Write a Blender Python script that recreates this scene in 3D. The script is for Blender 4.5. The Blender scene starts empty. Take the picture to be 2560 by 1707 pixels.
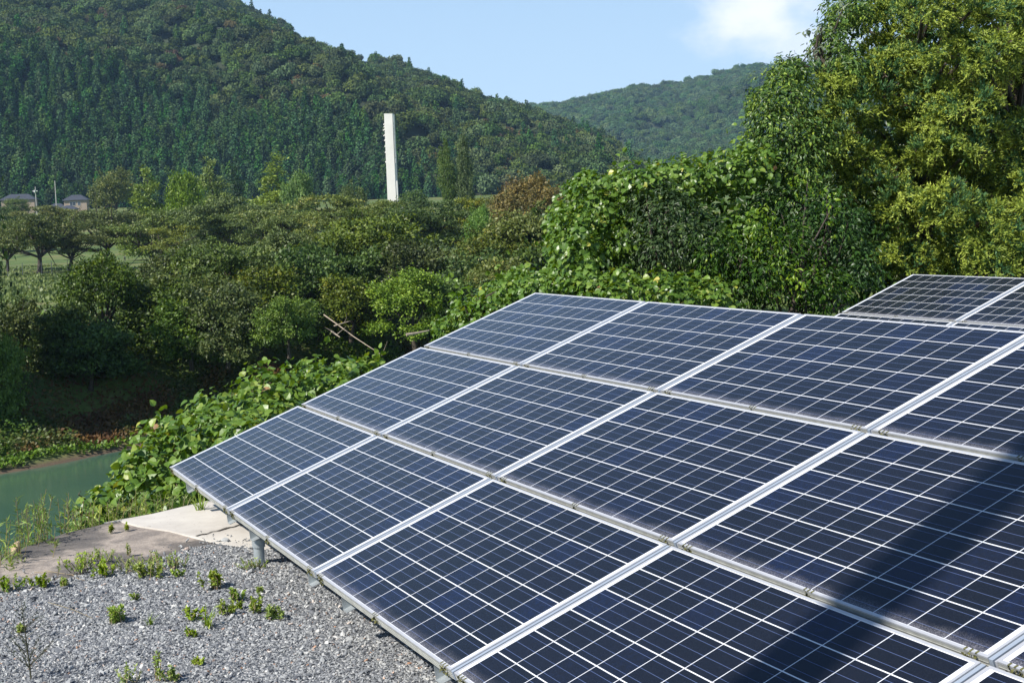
import bpy, math, random
import numpy as np
from mathutils import Vector, Matrix

rng = np.random.default_rng(7)
random.seed(7)
SC = bpy.context.scene
COL = SC.collection

# ------------------------------------------------------------------ camera
FPX = 3510.0                                   # focal length in pixels of a 2560 wide frame
CAM_H = 1.957
ROLL, PITCH = math.radians(2.0), math.radians(5.117)
_up = np.array([-math.sin(ROLL)*math.cos(PITCH), -math.cos(ROLL)*math.cos(PITCH), -math.sin(PITCH)])
_fw = np.array([0, 0, 1.0]); _Y = _fw - _up*(_fw@_up); _Y /= np.linalg.norm(_Y); _X = np.cross(_Y, _up)
WM = np.array([_X, _Y, _up])                   # camera (right, down, forward) -> world
cd = bpy.data.cameras.new('camera'); cam = bpy.data.objects.new('camera', cd); COL.objects.link(cam)
cd.sensor_width = 36.0; cd.lens = FPX/2560*36; cd.clip_start = 0.1; cd.clip_end = 20000
m = Matrix.Identity(4)
for i in range(3):
    m[i][0] = WM[i][0]; m[i][1] = -WM[i][1]; m[i][2] = -WM[i][2]
m[2][3] = CAM_H
cam.matrix_world = m
SC.camera = cam

def ray(px, py):
    d = WM @ np.array([(px-1280)/FPX, (py-853.5)/FPX, 1.0]); return d/d[1]
def at(px, py, Y):
    d = ray(px, py); return np.array([0, 0, CAM_H]) + d*Y
def onz(px, py, z):
    d = ray(px, py); return np.array([0, 0, CAM_H]) + d*((z-CAM_H)/d[2])

# ------------------------------------------------------------------ world, sun, exposure
SUN_EL = math.radians(43); sx, sy = -0.79, -0.61
w = bpy.data.worlds.new('World'); SC.world = w; w.use_nodes = True
nt = w.node_tree; N = nt.nodes; L = nt.links; N.clear()
sky = N.new('ShaderNodeTexSky'); sky.sky_type = 'NISHITA'; sky.sun_disc = False
sky.sun_elevation = SUN_EL; sky.sun_rotation = math.atan2(sx, sy)
sky.altitude = 100; sky.air_density = 1.0; sky.dust_density = 0.0; sky.ozone_density = 3.0
bg = N.new('ShaderNodeBackground'); bg.inputs['Strength'].default_value = 0.078
out = N.new('ShaderNodeOutputWorld')
# clouds: soft white puffs fixed in the sky, by direction
tc = N.new('ShaderNodeTexCoord')
def cloud(px, py, rad, seed, sc, squash, gain):
    d = ray(px, py); d = d/np.linalg.norm(d)
    sub = N.new('ShaderNodeVectorMath'); sub.operation = 'SUBTRACT'; sub.inputs[1].default_value = d
    L.new(tc.outputs['Generated'], sub.inputs[0])
    mp = N.new('ShaderNodeMapping'); mp.inputs['Scale'].default_value = (1, 1, squash)
    L.new(sub.outputs[0], mp.inputs['Vector'])
    ln = N.new('ShaderNodeVectorMath'); ln.operation = 'LENGTH'; L.new(mp.outputs[0], ln.inputs[0])
    nz = N.new('ShaderNodeTexNoise'); nz.inputs['Scale'].default_value = sc; nz.inputs['Detail'].default_value = 7
    nz.inputs['Roughness'].default_value = 0.55; nz.noise_dimensions = '4D'; nz.inputs['W'].default_value = seed
    L.new(mp.outputs[0], nz.inputs['Vector'])
    md = N.new('ShaderNodeMath'); md.operation = 'MULTIPLY_ADD'; md.inputs[1].default_value = rad*1.5; md.inputs[2].default_value = -rad*0.75
    L.new(nz.outputs['Fac'], md.inputs[0])
    ad = N.new('ShaderNodeMath'); ad.operation = 'ADD'; L.new(ln.outputs['Value'], ad.inputs[0]); L.new(md.outputs[0], ad.inputs[1])
    mr = N.new('ShaderNodeMapRange'); mr.interpolation_type = 'SMOOTHSTEP'
    mr.inputs['From Min'].default_value = rad; mr.inputs['From Max'].default_value = rad*0.15
    mr.inputs['To Max'].default_value = gain
    L.new(ad.outputs[0], mr.inputs['Value'])
    return mr.outputs[0]
c1 = cloud(1905, 25, 0.068, 3.1, 26, 1.6, 1.0)
c2 = cloud(2010, 120, 0.05, 8.4, 22, 2.4, 0.6)
mx = N.new('ShaderNodeMath'); mx.operation = 'MAXIMUM'; L.new(c1, mx.inputs[0]); L.new(c2, mx.inputs[1])
mix = N.new('ShaderNodeMix'); mix.data_type = 'RGBA'
hz = N.new('ShaderNodeMix'); hz.data_type = 'RGBA'; 
sp_ = N.new('ShaderNodeSeparateXYZ'); L.new(tc.outputs['Generated'], sp_.inputs[0])
hm = N.new('ShaderNodeMapRange'); hm.inputs['From Min'].default_value = .05; hm.inputs['From Max'].default_value = .45
hm.inputs['To Min'].default_value = .85; hm.inputs['To Max'].default_value = 0.0; L.new(sp_.outputs['Z'], hm.inputs['Value']); L.new(hm.outputs[0], hz.inputs['Factor'])
L.new(sky.outputs[0], hz.inputs['A']); hz.inputs['B'].default_value = (5.4, 7.3, 9.4, 1)
L.new(mx.outputs[0], mix.inputs['Factor']); L.new(hz.outputs['Result'], mix.inputs['A'])
mix.inputs['B'].default_value = (10.4, 10.4, 10.9, 1)
L.new(mix.outputs['Result'], bg.inputs['Color']); L.new(bg.outputs[0], out.inputs[0])

sd = bpy.data.lights.new('sun', 'SUN'); sun = bpy.data.objects.new('sun', sd); COL.objects.link(sun)
sd.energy = 4.8; sd.angle = math.radians(0.53); sd.color = (1.0, 0.95, 0.87)
_sv = Vector((sx*math.cos(SUN_EL)/math.hypot(sx, sy), sy*math.cos(SUN_EL)/math.hypot(sx, sy), math.sin(SUN_EL)))
sun.rotation_euler = _sv.to_track_quat('Z', 'Y').to_euler(); sun.location = (-30, -30, 40)

SC.view_settings.view_transform = 'Standard'; SC.view_settings.look = 'None'
SC.view_settings.exposure = 0.6; SC.view_settings.gamma = 1
cy = SC.cycles
cy.max_bounces = 6; cy.diffuse_bounces = 2; cy.glossy_bounces = 3; cy.transmission_bounces = 2
cy.transparent_max_bounces = 6; cy.volume_bounces = 0
cy.use_denoising = True
cy.volume_max_steps = 64

# ------------------------------------------------------------------ helpers
def link(o, parent=None):
    COL.objects.link(o)
    if parent is not None: o.parent = parent
    return o
def tag(o, label=None, cat=None, group=None, kind=None):
    if label: o['label'] = label
    if cat: o['category'] = cat
    if group: o['group'] = group
    if kind: o['kind'] = kind
    return o
def thing(name, label, cat, loc=(0, 0, 0), group=None, rotz=0, scale=1):
    o = bpy.data.objects.new(name, None); o.empty_display_size = 0.3
    o.location = [float(v) for v in loc]; o.rotation_euler = (0, 0, rotz)
    o.scale = (scale,)*3 if np.isscalar(scale) else scale
    link(o); return tag(o, label, cat, group)

class MB:
    """mesh builder: arrays of verts, faces, one float attribute per face"""
    def __init__(s): s.v = []; s.f = []; s.k = []; s.t = []; s.n = 0
    def add(s, verts, faces, tint=0.5):
        verts = np.asarray(verts, float).reshape(-1, 3); faces = np.asarray(faces, int)
        s.v.append(verts); s.f.append(faces.ravel()+s.n)
        s.k.append(np.full(len(faces), faces.shape[1])); 
        s.t.append(np.full(len(faces), tint) if np.isscalar(tint) else np.asarray(tint, float))
        s.n += len(verts); return s
    def box(s, x0, x1, y0, y1, z0, z1, tint=0.5, M=None):
        v = np.array([[x, y, z] for x in (x0, x1) for y in (y0, y1) for z in (z0, z1)], float)
        if M is not None: v = v @ np.array(M)[:3, :3].T + np.array(M)[:3, 3]
        return s.add(v, [[0, 1, 3, 2], [4, 6, 7, 5], [0, 4, 5, 1], [2, 3, 7, 6], [0, 2, 6, 4], [1, 5, 7, 3]], tint)
    def tube(s, pts, rad, seg=8, tint=0.5, cap=True):
        pts = np.asarray(pts, float); n = len(pts)
        rad = np.full(n, rad, float) if np.isscalar(rad) else np.asarray(rad, float)
        t = np.gradient(pts, axis=0); t /= np.linalg.norm(t, axis=1)[:, None]+1e-9
        ref = np.array([0, 0, 1.]) if abs(t[0][2]) < 0.9 else np.array([1., 0, 0])
        V = []
        for i in range(n):
            a = np.cross(t[i], ref); a /= np.linalg.norm(a)+1e-9; b = np.cross(t[i], a)
            ang = np.arange(seg)*2*np.pi/seg
            V.append(pts[i]+rad[i]*(np.cos(ang)[:, None]*a+np.sin(ang)[:, None]*b))
        V = np.concatenate(V); F = []
        for i in range(n-1):
            for j in range(seg):
                F.append([i*seg+j, i*seg+(j+1) % seg, (i+1)*seg+(j+1) % seg, (i+1)*seg+j])
        s.add(V, F, tint)
        if cap:
            for base, c in ((0, pts[0]), ((n-1)*seg, pts[-1])):
                ring = V[base:base+seg]
                s.add(np.vstack([ring, c]), [[j, (j+1) % seg, seg] for j in range(seg)], tint)
        return s
    def mesh(s, name, smooth=False):
        me = bpy.data.meshes.new(name)
        v = np.concatenate(s.v); f = np.concatenate(s.f); k = np.concatenate(s.k); t = np.concatenate(s.t)
        me.vertices.add(len(v)); me.vertices.foreach_set('co', v.ravel().astype(np.float32))
        me.loops.add(len(f)); me.loops.foreach_set('vertex_index', f.astype(np.int32))
        me.polygons.add(len(k)); st = np.concatenate([[0], np.cumsum(k)[:-1]])
        me.polygons.foreach_set('loop_start', st.astype(np.int32)); me.polygons.foreach_set('loop_total', k.astype(np.int32))
        a = me.attributes.new('tint', 'FLOAT', 'FACE'); a.data.foreach_set('value', t.astype(np.float32))
        me.polygons.foreach_set('use_smooth', np.full(len(k), smooth))
        me.update(calc_edges=True); me.validate(); return me
    def build(s, name, mat, parent=None, smooth=False):
        me = s.mesh(name, smooth); me.materials.append(mat)
        return link(bpy.data.objects.new(name, me), parent)

def unit(a): return a/(np.linalg.norm(a, axis=-1, keepdims=True)+1e-9)
def rdir(n, r=None):
    return unit((r or rng).normal(size=(n, 3)))

# leaf templates: (x across, y along, z normal)
RH = (np.array([[0, 0, 0], [.3, .45, .0], [0, 1, 0], [-.3, .45, .0]], float), [[0, 1, 2, 3]])
BR = (np.array([[0, 0, 0], [.42, .4, .05], [0, 1, 0], [-.42, .4, .05]], float), [[0, 1, 2, 3]])
NEEDLE = (np.array([[-.05, 0, 0], [.1, .35, 0], [0, 1, 0], [-.1, .35, 0]], float), [[0, 1, 2, 3]])
FOLD = (np.array([[0, 0, 0], [.24, .35, .1], [.13, .75, .06], [0, 1, -.08], [-.13, .75, .06], [-.24, .35, .1]], float), [[0, 1, 2, 3], [0, 3, 4, 5]])
KUD = (np.array([[0, 0, 0], [.3, .06, .05], [.5, .36, .13], [.33, .74, .07], [0, 1, -.12], [-.33, .74, .07], [-.5, .36, .13], [-.3, .06, .05], [0, .45, .0]], float),
       [[0, 1, 2, 8], [8, 2, 3, 4], [0, 8, 6, 7], [8, 4, 5, 6]])

def leaves(mb, P, D, Nn, S, tint, tpl=RH, W=1.0):
    """N leaves at P pointing along D with face normal ~Nn, length S, width factor W"""
    n = len(P); D = unit(D); X = unit(np.cross(D, Nn)); Z = np.cross(X, D)
    T, F = tpl; S = np.broadcast_to(S, (n,)); W = np.broadcast_to(W, (n,))
    V = P[:, None, :] + S[:, None, None]*(T[None, :, 0, None]*W[:, None, None]*X[:, None, :] + T[None, :, 1, None]*D[:, None, :] + T[None, :, 2, None]*Z[:, None, :])
    k = len(T); F = np.array(F)
    FF = (F[None, :, :] + (np.arange(n)*k)[:, None, None]).reshape(-1, F.shape[1])
    mb.add(V.reshape(-1, 3), FF, np.repeat(np.broadcast_to(tint, (n,)), len(F)))

# ------------------------------------------------------------------ materials
def newmat(name):
    mt = bpy.data.materials.new(name); mt.use_nodes = True; nt = mt.node_tree; nt.nodes.clear()
    o = nt.nodes.new('ShaderNodeOutputMaterial'); b = nt.nodes.new('ShaderNodeBsdfPrincipled')
    nt.links.new(b.outputs[0], o.inputs[0]); return mt, nt, b, o
def nd(nt, typ, **kw):
    n = nt.nodes.new(typ)
    for k, v in kw.items():
        if k in n.inputs: n.inputs[k].default_value = v
        else: setattr(n, k, v)
    return n
def mth(nt, op, a, b=None, c=None, clamp=False):
    n = nt.nodes.new('ShaderNodeMath'); n.operation = op; n.use_clamp = clamp
    for i, v in enumerate((a, b, c)):
        if v is None: continue
        if hasattr(v, 'links') or hasattr(v, 'is_linked'): nt.links.new(v, n.inputs[i])
        else: n.inputs[i].default_value = v
    return n.outputs[0]
def mixc(nt, fac, a, b):
    n = nt.nodes.new('ShaderNodeMix'); n.data_type = 'RGBA'
    for key, v in (('Factor', fac), ('A', a), ('B', b)):
        s = n.inputs[key] if key == 'Factor' else [i for i in n.inputs if i.name == key and i.type == 'RGBA'][0]
        if hasattr(v, 'is_linked'): nt.links.new(v, s)
        elif key == 'Factor': s.default_value = v
        else: s.default_value = (*v, 1)
    return n.outputs['Result'] if False else [o for o in n.outputs if o.type == 'RGBA'][0]
def ramp(nt, fac, stops):
    r = nt.nodes.new('ShaderNodeValToRGB'); nt.links.new(fac, r.inputs[0]); e = r.color_ramp.elements
    while len(e) < len(stops): e.new(0.5)
    for i, (p, c) in enumerate(stops): e[i].position = p; e[i].color = (*c, 1)
    return r.outputs[0]
def simple(name, col, rough=0.6, metal=0.0, var=0.0, scale=8, bump=0.0):
    mt, nt, b, o = newmat(name)
    b.inputs['Roughness'].default_value = rough; b.inputs['Metallic'].default_value = metal
    tcn = nd(nt, 'ShaderNodeTexCoord'); nz = nd(nt, 'ShaderNodeTexNoise', Scale=scale, Detail=6.0, Roughness=0.6)
    nt.links.new(tcn.outputs['Object'], nz.inputs['Vector'])
    c = ramp(nt, nz.outputs['Fac'], [(0.3, tuple(x*(1-var) for x in col)), (0.7, tuple(min(1, x*(1+var)) for x in col))])
    nt.links.new(c, b.inputs['Base Color'])
    if bump:
        bp = nd(nt, 'ShaderNodeBump', Strength=bump, Distance=0.02); nt.links.new(nz.outputs['Fac'], bp.inputs['Height'])
        nt.links.new(bp.outputs[0], b.inputs['Normal'])
    return mt
def leafmat(name, stops, rough=0.5, spec=0.35, trans=0.2, hue=0.02, val=0.25, sat=0.15):
    mt, nt, b, o = newmat(name)
    at_ = nd(nt, 'ShaderNodeAttribute', attribute_name='tint')
    c = ramp(nt, at_.outputs['Fac'], stops)
    oi = nd(nt, 'ShaderNodeObjectInfo'); hs = nd(nt, 'ShaderNodeHueSaturation')
    r1 = mth(nt, 'FRACT', mth(nt, 'MULTIPLY', oi.outputs['Random'], 7.13))
    r2 = mth(nt, 'FRACT', mth(nt, 'MULTIPLY', oi.outputs['Random'], 13.7))
    nt.links.new(mth(nt, 'MULTIPLY_ADD', r1, 2*hue, 0.5-hue), hs.inputs['Hue'])
    nt.links.new(mth(nt, 'MULTIPLY_ADD', oi.outputs['Random'], 2*val, 1-val), hs.inputs['Value'])
    nt.links.new(mth(nt, 'MULTIPLY_ADD', r2, 2*sat, 1-sat), hs.inputs['Saturation'])
    nt.links.new(c, hs.inputs['Color']); nt.links.new(hs.outputs[0], b.inputs['Base Color'])
    b.inputs['Roughness'].default_value = rough; b.inputs['Specular IOR Level'].default_value = spec
    if trans > 0:
        tr = nd(nt, 'ShaderNodeBsdfTranslucent')
        hs2 = nd(nt, 'ShaderNodeHueSaturation', Saturation=1.15, Value=1.5, Hue=0.485); nt.links.new(hs.outputs[0], hs2.inputs['Color'])
        nt.links.new(hs2.outputs[0], tr.inputs[0])
        ms = nd(nt, 'ShaderNodeMixShader'); ms.inputs[0].default_value = trans
        nt.links.new(b.outputs[0], ms.inputs[1]); nt.links.new(tr.outputs[0], ms.inputs[2]); nt.links.new(ms.outputs[0], o.inputs[0])
    return mt

M_alu = simple('anodised_aluminium', (0.52, 0.53, 0.56), 0.42, 0.35, 0.05, 30)
M_alud = simple('aluminium_side', (.34, .345, .32), 0.6, 0.2, 0.2, 18)
M_galv = simple('galvanised_steel', (0.42, 0.46, 0.48), 0.45, 0.5, 0.18, 14)
M_bark = simple('bark', (0.06, 0.048, 0.036), 0.9, 0, 0.4, 12, 0.5)
M_deadwood = simple('dead_wood', (0.30, 0.25, 0.19), 0.8, 0, 0.3, 10, 0.3)
M_moss = simple('moss', (0.10, 0.10, 0.03), 0.95, 0, 0.6, 90, 0.5)
M_conc_white = simple('tower_concrete', (0.72, 0.70, 0.65), 0.8, 0, 0.08, 0.25)

# ================================================================== TERRAIN
EN = np.array([-0.77, 0.64]); ET = np.array([0.64, 0.77]); E0 = np.array([-2.62, 9.62])
def sstep(a, b, x): t = np.clip((x-a)/(b-a), 0, 1); return t*t*(3-2*t)
def fbm(x, y, sc, seed=0, octv=4):
    v = np.zeros_like(x, float); a = 1.0; r = np.random.default_rng(seed)
    for o in range(octv):
        for _ in range(3):
            th = r.uniform(0, 2*np.pi); ph = r.uniform(0, 6.28, 2); k = 2*np.pi/sc*r.uniform(.7, 1.3)
            v += a/3*np.sin((x*np.cos(th)+y*np.sin(th))*k+ph[0]+1.7*np.sin((-x*np.sin(th)+y*np.cos(th))*k*.7+ph[1]))
        a *= .5; sc *= .5
    return v
WATER = -11.5
def sco(x, y): return (x-E0[0])*EN[0]+(y-E0[1])*EN[1]
def qco(x, y): return (x-E0[0])*ET[0]+(y-E0[1])*ET[1]
def ground_z(x, y):
    x = np.asarray(x, float); y = np.asarray(y, float)
    s = sco(x, y) - 0.5*np.sin(x*.35)*sstep(-2, 2, x)
    q = qco(x, y); zl = -13.5*np.sin(np.clip((s+.05)/17, 0, 1)*np.pi/2); k = sstep(1.6, 4.6, q)
    z = zl*(1-k) - k*(.35*sstep(-.2, .9, s)+13.15*sstep(3.4, 24, s))
    z = np.where(s > 24, -13.5, z)
    s2 = s + 1.2*np.sin(qco(x, y)*.12)+.6*np.sin(qco(x, y)*.37)
    bank = -13.5 + 2.4*sstep(60, 64.5, s2) + 5.6*sstep(63.5, 79, s2)
    z = np.where(s > 40, bank, z)
    rise = 16*sstep(330, 660, y)+12*sstep(640, 900, y)
    z = z + rise*sstep(80, 120, s)
    z = z + np.where(s > 64, .35*fbm(x, y, 14, 3, 3)*sstep(64, 70, s), 0)
    z = z + np.where((s > 0.5) & (s < 24), .25*fbm(x, y, 5, 4, 2)*sstep(.5, 3, s), 0)
    return z
def spaced(knots):
    o = []
    for (a, b, st) in knots: o += list(np.arange(a, b, st))
    return np.array(o+[knots[-1][1]])
gs = spaced([(-150, -20, 10), (-20, -1, 1.5), (-1, 4, .35), (4, 28, 1.2), (28, 58, 5), (58, 90, 1), (90, 160, 5), (160, 1300, 30)])
gq = spaced([(-700, -120, 30), (-120, -20, 5), (-20, 40, 1.0), (40, 160, 2.5), (160, 400, 12), (400, 1700, 40)])
S_, Q_ = np.meshgrid(gs, gq, indexing='ij')
GX = E0[0]+S_*EN[0]+Q_*ET[0]; GY = E0[1]+S_*EN[1]+Q_*ET[1]; GZ = ground_z(GX, GY)
def grid(X, Y, Z):
    a, b = X.shape; i = np.arange(a*b).reshape(a, b)
    F = np.stack([i[:-1, :-1], i[1:, :-1], i[1:, 1:], i[:-1, 1:]], -1).reshape(-1, 4)
    mb = MB(); mb.add(np.stack([X, Y, Z], -1), F); return mb
mt, nt, b, o = newmat('earth_and_grass')
tcn = nd(nt, 'ShaderNodeTexCoord')
n1 = nd(nt, 'ShaderNodeTexNoise', Scale=0.06, Detail=8.0, Roughness=0.65); nt.links.new(tcn.outputs['Object'], n1.inputs[0])
n2 = nd(nt, 'ShaderNodeTexNoise', Scale=2.5, Detail=8.0, Roughness=0.7); nt.links.new(tcn.outputs['Object'], n2.inputs[0])
c1_ = ramp(nt, n1.outputs['Fac'], [(.35, (.08, .14, .025)), (.5, (.15, .22, .04)), (.6, (.24, .23, .08)), (.75, (.09, .16, .03))])
c2_ = ramp(nt, n2.outputs['Fac'], [(.3, (.35, .35, .35)), (.7, (1, 1, 1))])
mm = nt.nodes.new('ShaderNodeVectorMath'); mm.operation = 'MULTIPLY'; nt.links.new(c1_, mm.inputs[0]); nt.links.new(c2_, mm.inputs[1])
sep = nd(nt, 'ShaderNodeSeparateXYZ'); nt.links.new(tcn.outputs['Object'], sep.inputs[0])
low = nd(nt, 'ShaderNodeMapRange'); low.inputs['From Min'].default_value = -11.42; low.inputs['From Max'].default_value = -11.1
nt.links.new(sep.outputs['Z'], low.inputs['Value'])
cc = mixc(nt, low.outputs[0], (.115, .08, .052), mm.outputs[0])
nt.links.new(cc, b.inputs['Base Color']); b.inputs['Roughness'].default_value = .95
bp = nd(nt, 'ShaderNodeBump', Strength=.6, Distance=.1); nt.links.new(n2.outputs['Fac'], bp.inputs['Height']); nt.links.new(bp.outputs[0], b.inputs['Normal'])
M_ground = mt
tag(grid(GX, GY, GZ).build('ground', M_ground, smooth=True), 'grassy ground, riverbanks and park plain', kind='structure')

# water
mt, nt, b, o = newmat('river_water')
b.inputs['Base Color'].default_value = (.035, .115, .075, 1); b.inputs['Roughness'].default_value = .16; b.inputs['IOR'].default_value = 1.33
b.inputs['Specular IOR Level'].default_value = .5
tcn = nd(nt, 'ShaderNodeTexCoord'); mp = nd(nt, 'ShaderNodeMapping'); mp.inputs['Rotation'].default_value = (0, 0, .87); mp.inputs['Scale'].default_value = (.5, 1.4, 1)
nt.links.new(tcn.outputs['Object'], mp.inputs[0])
nz = nd(nt, 'ShaderNodeTexNoise', Scale=1.2, Detail=5.0); nt.links.new(mp.outputs[0], nz.inputs[0])
bp = nd(nt, 'ShaderNodeBump', Strength=.12, Distance=.08); nt.links.new(nz.outputs['Fac'], bp.inputs['Height']); nt.links.new(bp.outputs[0], b.inputs['Normal'])
nz2 = nd(nt, 'ShaderNodeTexNoise', Scale=.09, Detail=4.0); nt.links.new(tcn.outputs['Object'], nz2.inputs[0])
nt.links.new(ramp(nt, nz2.outputs['Fac'], [(.35, (.045, .098, .068)), (.65, (.066, .125, .076))]), b.inputs['Base Color'])
wm = MB()
c = [E0+EN*a+ET*q for a, q in ((8, -600), (75, -600), (75, 1500), (8, 1500))]
wm.add([[p[0], p[1], WATER] for p in c], [[0, 1, 2, 3]])
tag(wm.build('water', mt), 'green river water', kind='structure')

# ================================================================== GRAVEL + CONCRETE
def poly_sheet(pts, z0, z1, mat, name):
    """closed prism from a counter-clockwise outline"""
    mb = MB(); n = len(pts); P = np.array(pts, float)
    v = np.vstack([np.c_[P, np.full(n, z0)], np.c_[P, np.full(n, z1)]])
    mb.add(v, [list(range(n, 2*n))]); mb.add(v, [[i, (i+1) % n, n+(i+1) % n, n+i] for i in range(n)])
    return mb.build(name, mat)
mt, nt, b, o = newmat('crushed_stone')
tcn = nd(nt, 'ShaderNodeTexCoord')
vo = nd(nt, 'ShaderNodeTexVoronoi', Scale=48.0); nt.links.new(tcn.outputs['Object'], vo.inputs['Vector'])
sp = nd(nt, 'ShaderNodeSeparateColor'); nt.links.new(vo.outputs['Color'], sp.inputs[0])
cc = ramp(nt, sp.outputs[0], [(0, (.11, .12, .135)), (.5, (.21, .22, .235)), (.85, (.33, .34, .35)), (1, (.45, .45, .45))])
nt.links.new(cc, b.inputs['Base Color']); b.inputs['Roughness'].default_value = .85
bp = nd(nt, 'ShaderNodeBump', Strength=1.0, Distance=.02, invert=True); nt.links.new(vo.outputs['Distance'], bp.inputs['Height']); nt.links.new(bp.outputs[0], b.inputs['Normal'])
M_gravel = mt
# individual stones: colour by instance
mt, nt, b, o = newmat('gravel_stone')
oi = nd(nt, 'ShaderNodeObjectInfo')
cc = ramp(nt, oi.outputs['Random'], [(0, (.08, .085, .10)), (.3, (.165, .175, .19)), (.65, (.28, .29, .295)), (.9, (.41, .415, .41)), (.975, (.58, .57, .54)), (.992, (.42, .24, .15))])
nt.links.new(cc, b.inputs['Base Color']); b.inputs['Roughness'].default_value = .7
M_stone = mt
mt, nt, b, o = newmat('weathered_concrete')
tcn = nd(nt, 'ShaderNodeTexCoord')
n1 = nd(nt, 'ShaderNodeTexNoise', Scale=1.5, Detail=8.0, Roughness=.6); nt.links.new(tcn.outputs['Object'], n1.inputs[0])
n2 = nd(nt, 'ShaderNodeTexNoise', Scale=60.0, Detail=6.0, Roughness=.7); nt.links.new(tcn.outputs['Object'], n2.inputs[0])
a = mixc(nt, n1.outputs['Fac'], (.12, .105, .095), (.12, .105, .095))
cc = ramp(nt, n1.outputs['Fac'], [(.40, (.11, .10, .095)), (.50, (.17, .15, .135)), (.58, (.40, .34, .29)), (.66, (.22, .19, .17)), (.8, (.38, .33, .28))])
c3 = ramp(nt, n2.outputs['Fac'], [(.3, (.6, .6, .6)), (.65, (1.1, 1.1, 1.1))])
mm = nt.nodes.new('ShaderNodeVectorMath'); mm.operation = 'MULTIPLY'; nt.links.new(cc, mm.inputs[0]); nt.links.new(c3, mm.inputs[1])
nt.links.new(mm.outputs[0], b.inputs['Base Color']); b.inputs['Roughness'].default_value = .9
bp = nd(nt, 'ShaderNodeBump', Strength=.5, Distance=.01); nt.links.new(n2.outputs['Fac'], bp.inputs['Height']); nt.links.new(bp.outputs[0], b.inputs['Normal'])
M_conc_dark = mt
mt, nt, b, o = newmat('pale_concrete')
tcn = nd(nt, 'ShaderNodeTexCoord')
n1 = nd(nt, 'ShaderNodeTexNoise', Scale=1.6, Detail=8.0, Roughness=.65); nt.links.new(tcn.outputs['Object'], n1.inputs[0])
cc = ramp(nt, n1.outputs['Fac'], [(.3, (.40, .37, .33)), (.45, (.50, .47, .43)), (.62, (.60, .57, .52))])
n2 = nd(nt, 'ShaderNodeTexNoise', Scale=45.0, Detail=3.0, Roughness=.5); nt.links.new(tcn.outputs['Object'], n2.inputs[0])
c3 = ramp(nt, n2.outputs['Fac'], [(.24, (.45, .43, .4)), (.32, (1, 1, 1))])
mm = nt.nodes.new('ShaderNodeVectorMath'); mm.operation = 'MULTIPLY'; nt.links.new(cc, mm.inputs[0]); nt.links.new(c3, mm.inputs[1])
nt.links.new(mm.outputs[0], b.inputs['Base Color']); b.inputs['Roughness'].default_value = .85
M_conc_pale = mt

g = lambda px, py: tuple(onz(px, py, 0)[:2])
# gravel outline: follows the concrete edge on the far side
gr_edge = [g(-60, 1470), g(60, 1462), g(150, 1452), g(215, 1437), g(300, 1425), g(390, 1402), g(470, 1372), g(540, 1362), g(640, 1352)]
grav = gr_edge + [(-.9, 10.6), (2.0, 13.6), (7, 18), (16, 24), (30, 10), (20, -12), (-9, -12), (-9, 5.0)]
grav = grav[::-1]
tag(poly_sheet(grav, -.02, .006, M_gravel, 'gravel_bed'), 'grey crushed stone bed around the panels', kind='structure')
# concrete slab, dark weathered part and pale part with a joint between
slab_out = [(-6.8, 5.6), g(-60, 1405), g(0, 1388), g(80, 1362), g(163, 1333), g(260, 1310), g(381, 1288), g(440, 1274), g(515, 1256), g(610, 1244)]
division = [g(1100, 1330), g(700, 1380), g(570, 1366), g(500, 1350), g(425, 1330), g(345, 1318), g(300, 1305)]
dark = slab_out[:6] + division[::-1] + [(-.6, 7.9), (-1.7, 7.2), (-3.3, 6.9), (-7, 5.4)]
tag(poly_sheet(dark[::-1], -.30, .002, M_conc_dark, 'pavement'), 'dark weathered concrete apron along the riverbank', kind='structure')
pale = slab_out[5:] + [(-1.0, 10.5)] + division[:1] + division[1:]
# pale slab sits a few millimetres above, with an open cracked joint cut across it
mb = MB()
tag(poly_sheet(pale[::-1], -.28, .012, M_conc_pale, 'concrete_slab'), 'pale concrete slab behind the array corner', kind='structure')
ck = MB(); cp = [g(490+i*13.5, 1346-i*3.4+random.uniform(-2.2, 2.2)) for i in range(12)]
for i in range(len(cp)-1):
    a_, b_ = np.array(cp[i]), np.array(cp[i+1]); nn = np.array([-(b_-a_)[1], (b_-a_)[0]]); nn /= np.linalg.norm(nn)
    w1 = random.uniform(.004, .014)
    ck.add([[*(a_-nn*w1), .0165], [*(b_-nn*w1), .0165], [*(b_+nn*w1), .0165], [*(a_+nn*w1), .0165]], [[0, 1, 2, 3]])
tag(ck.build('pavement_crack', simple('crack', (.07, .06, .05), .95)), 'dark crack across the pale concrete', kind='structure')

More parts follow.
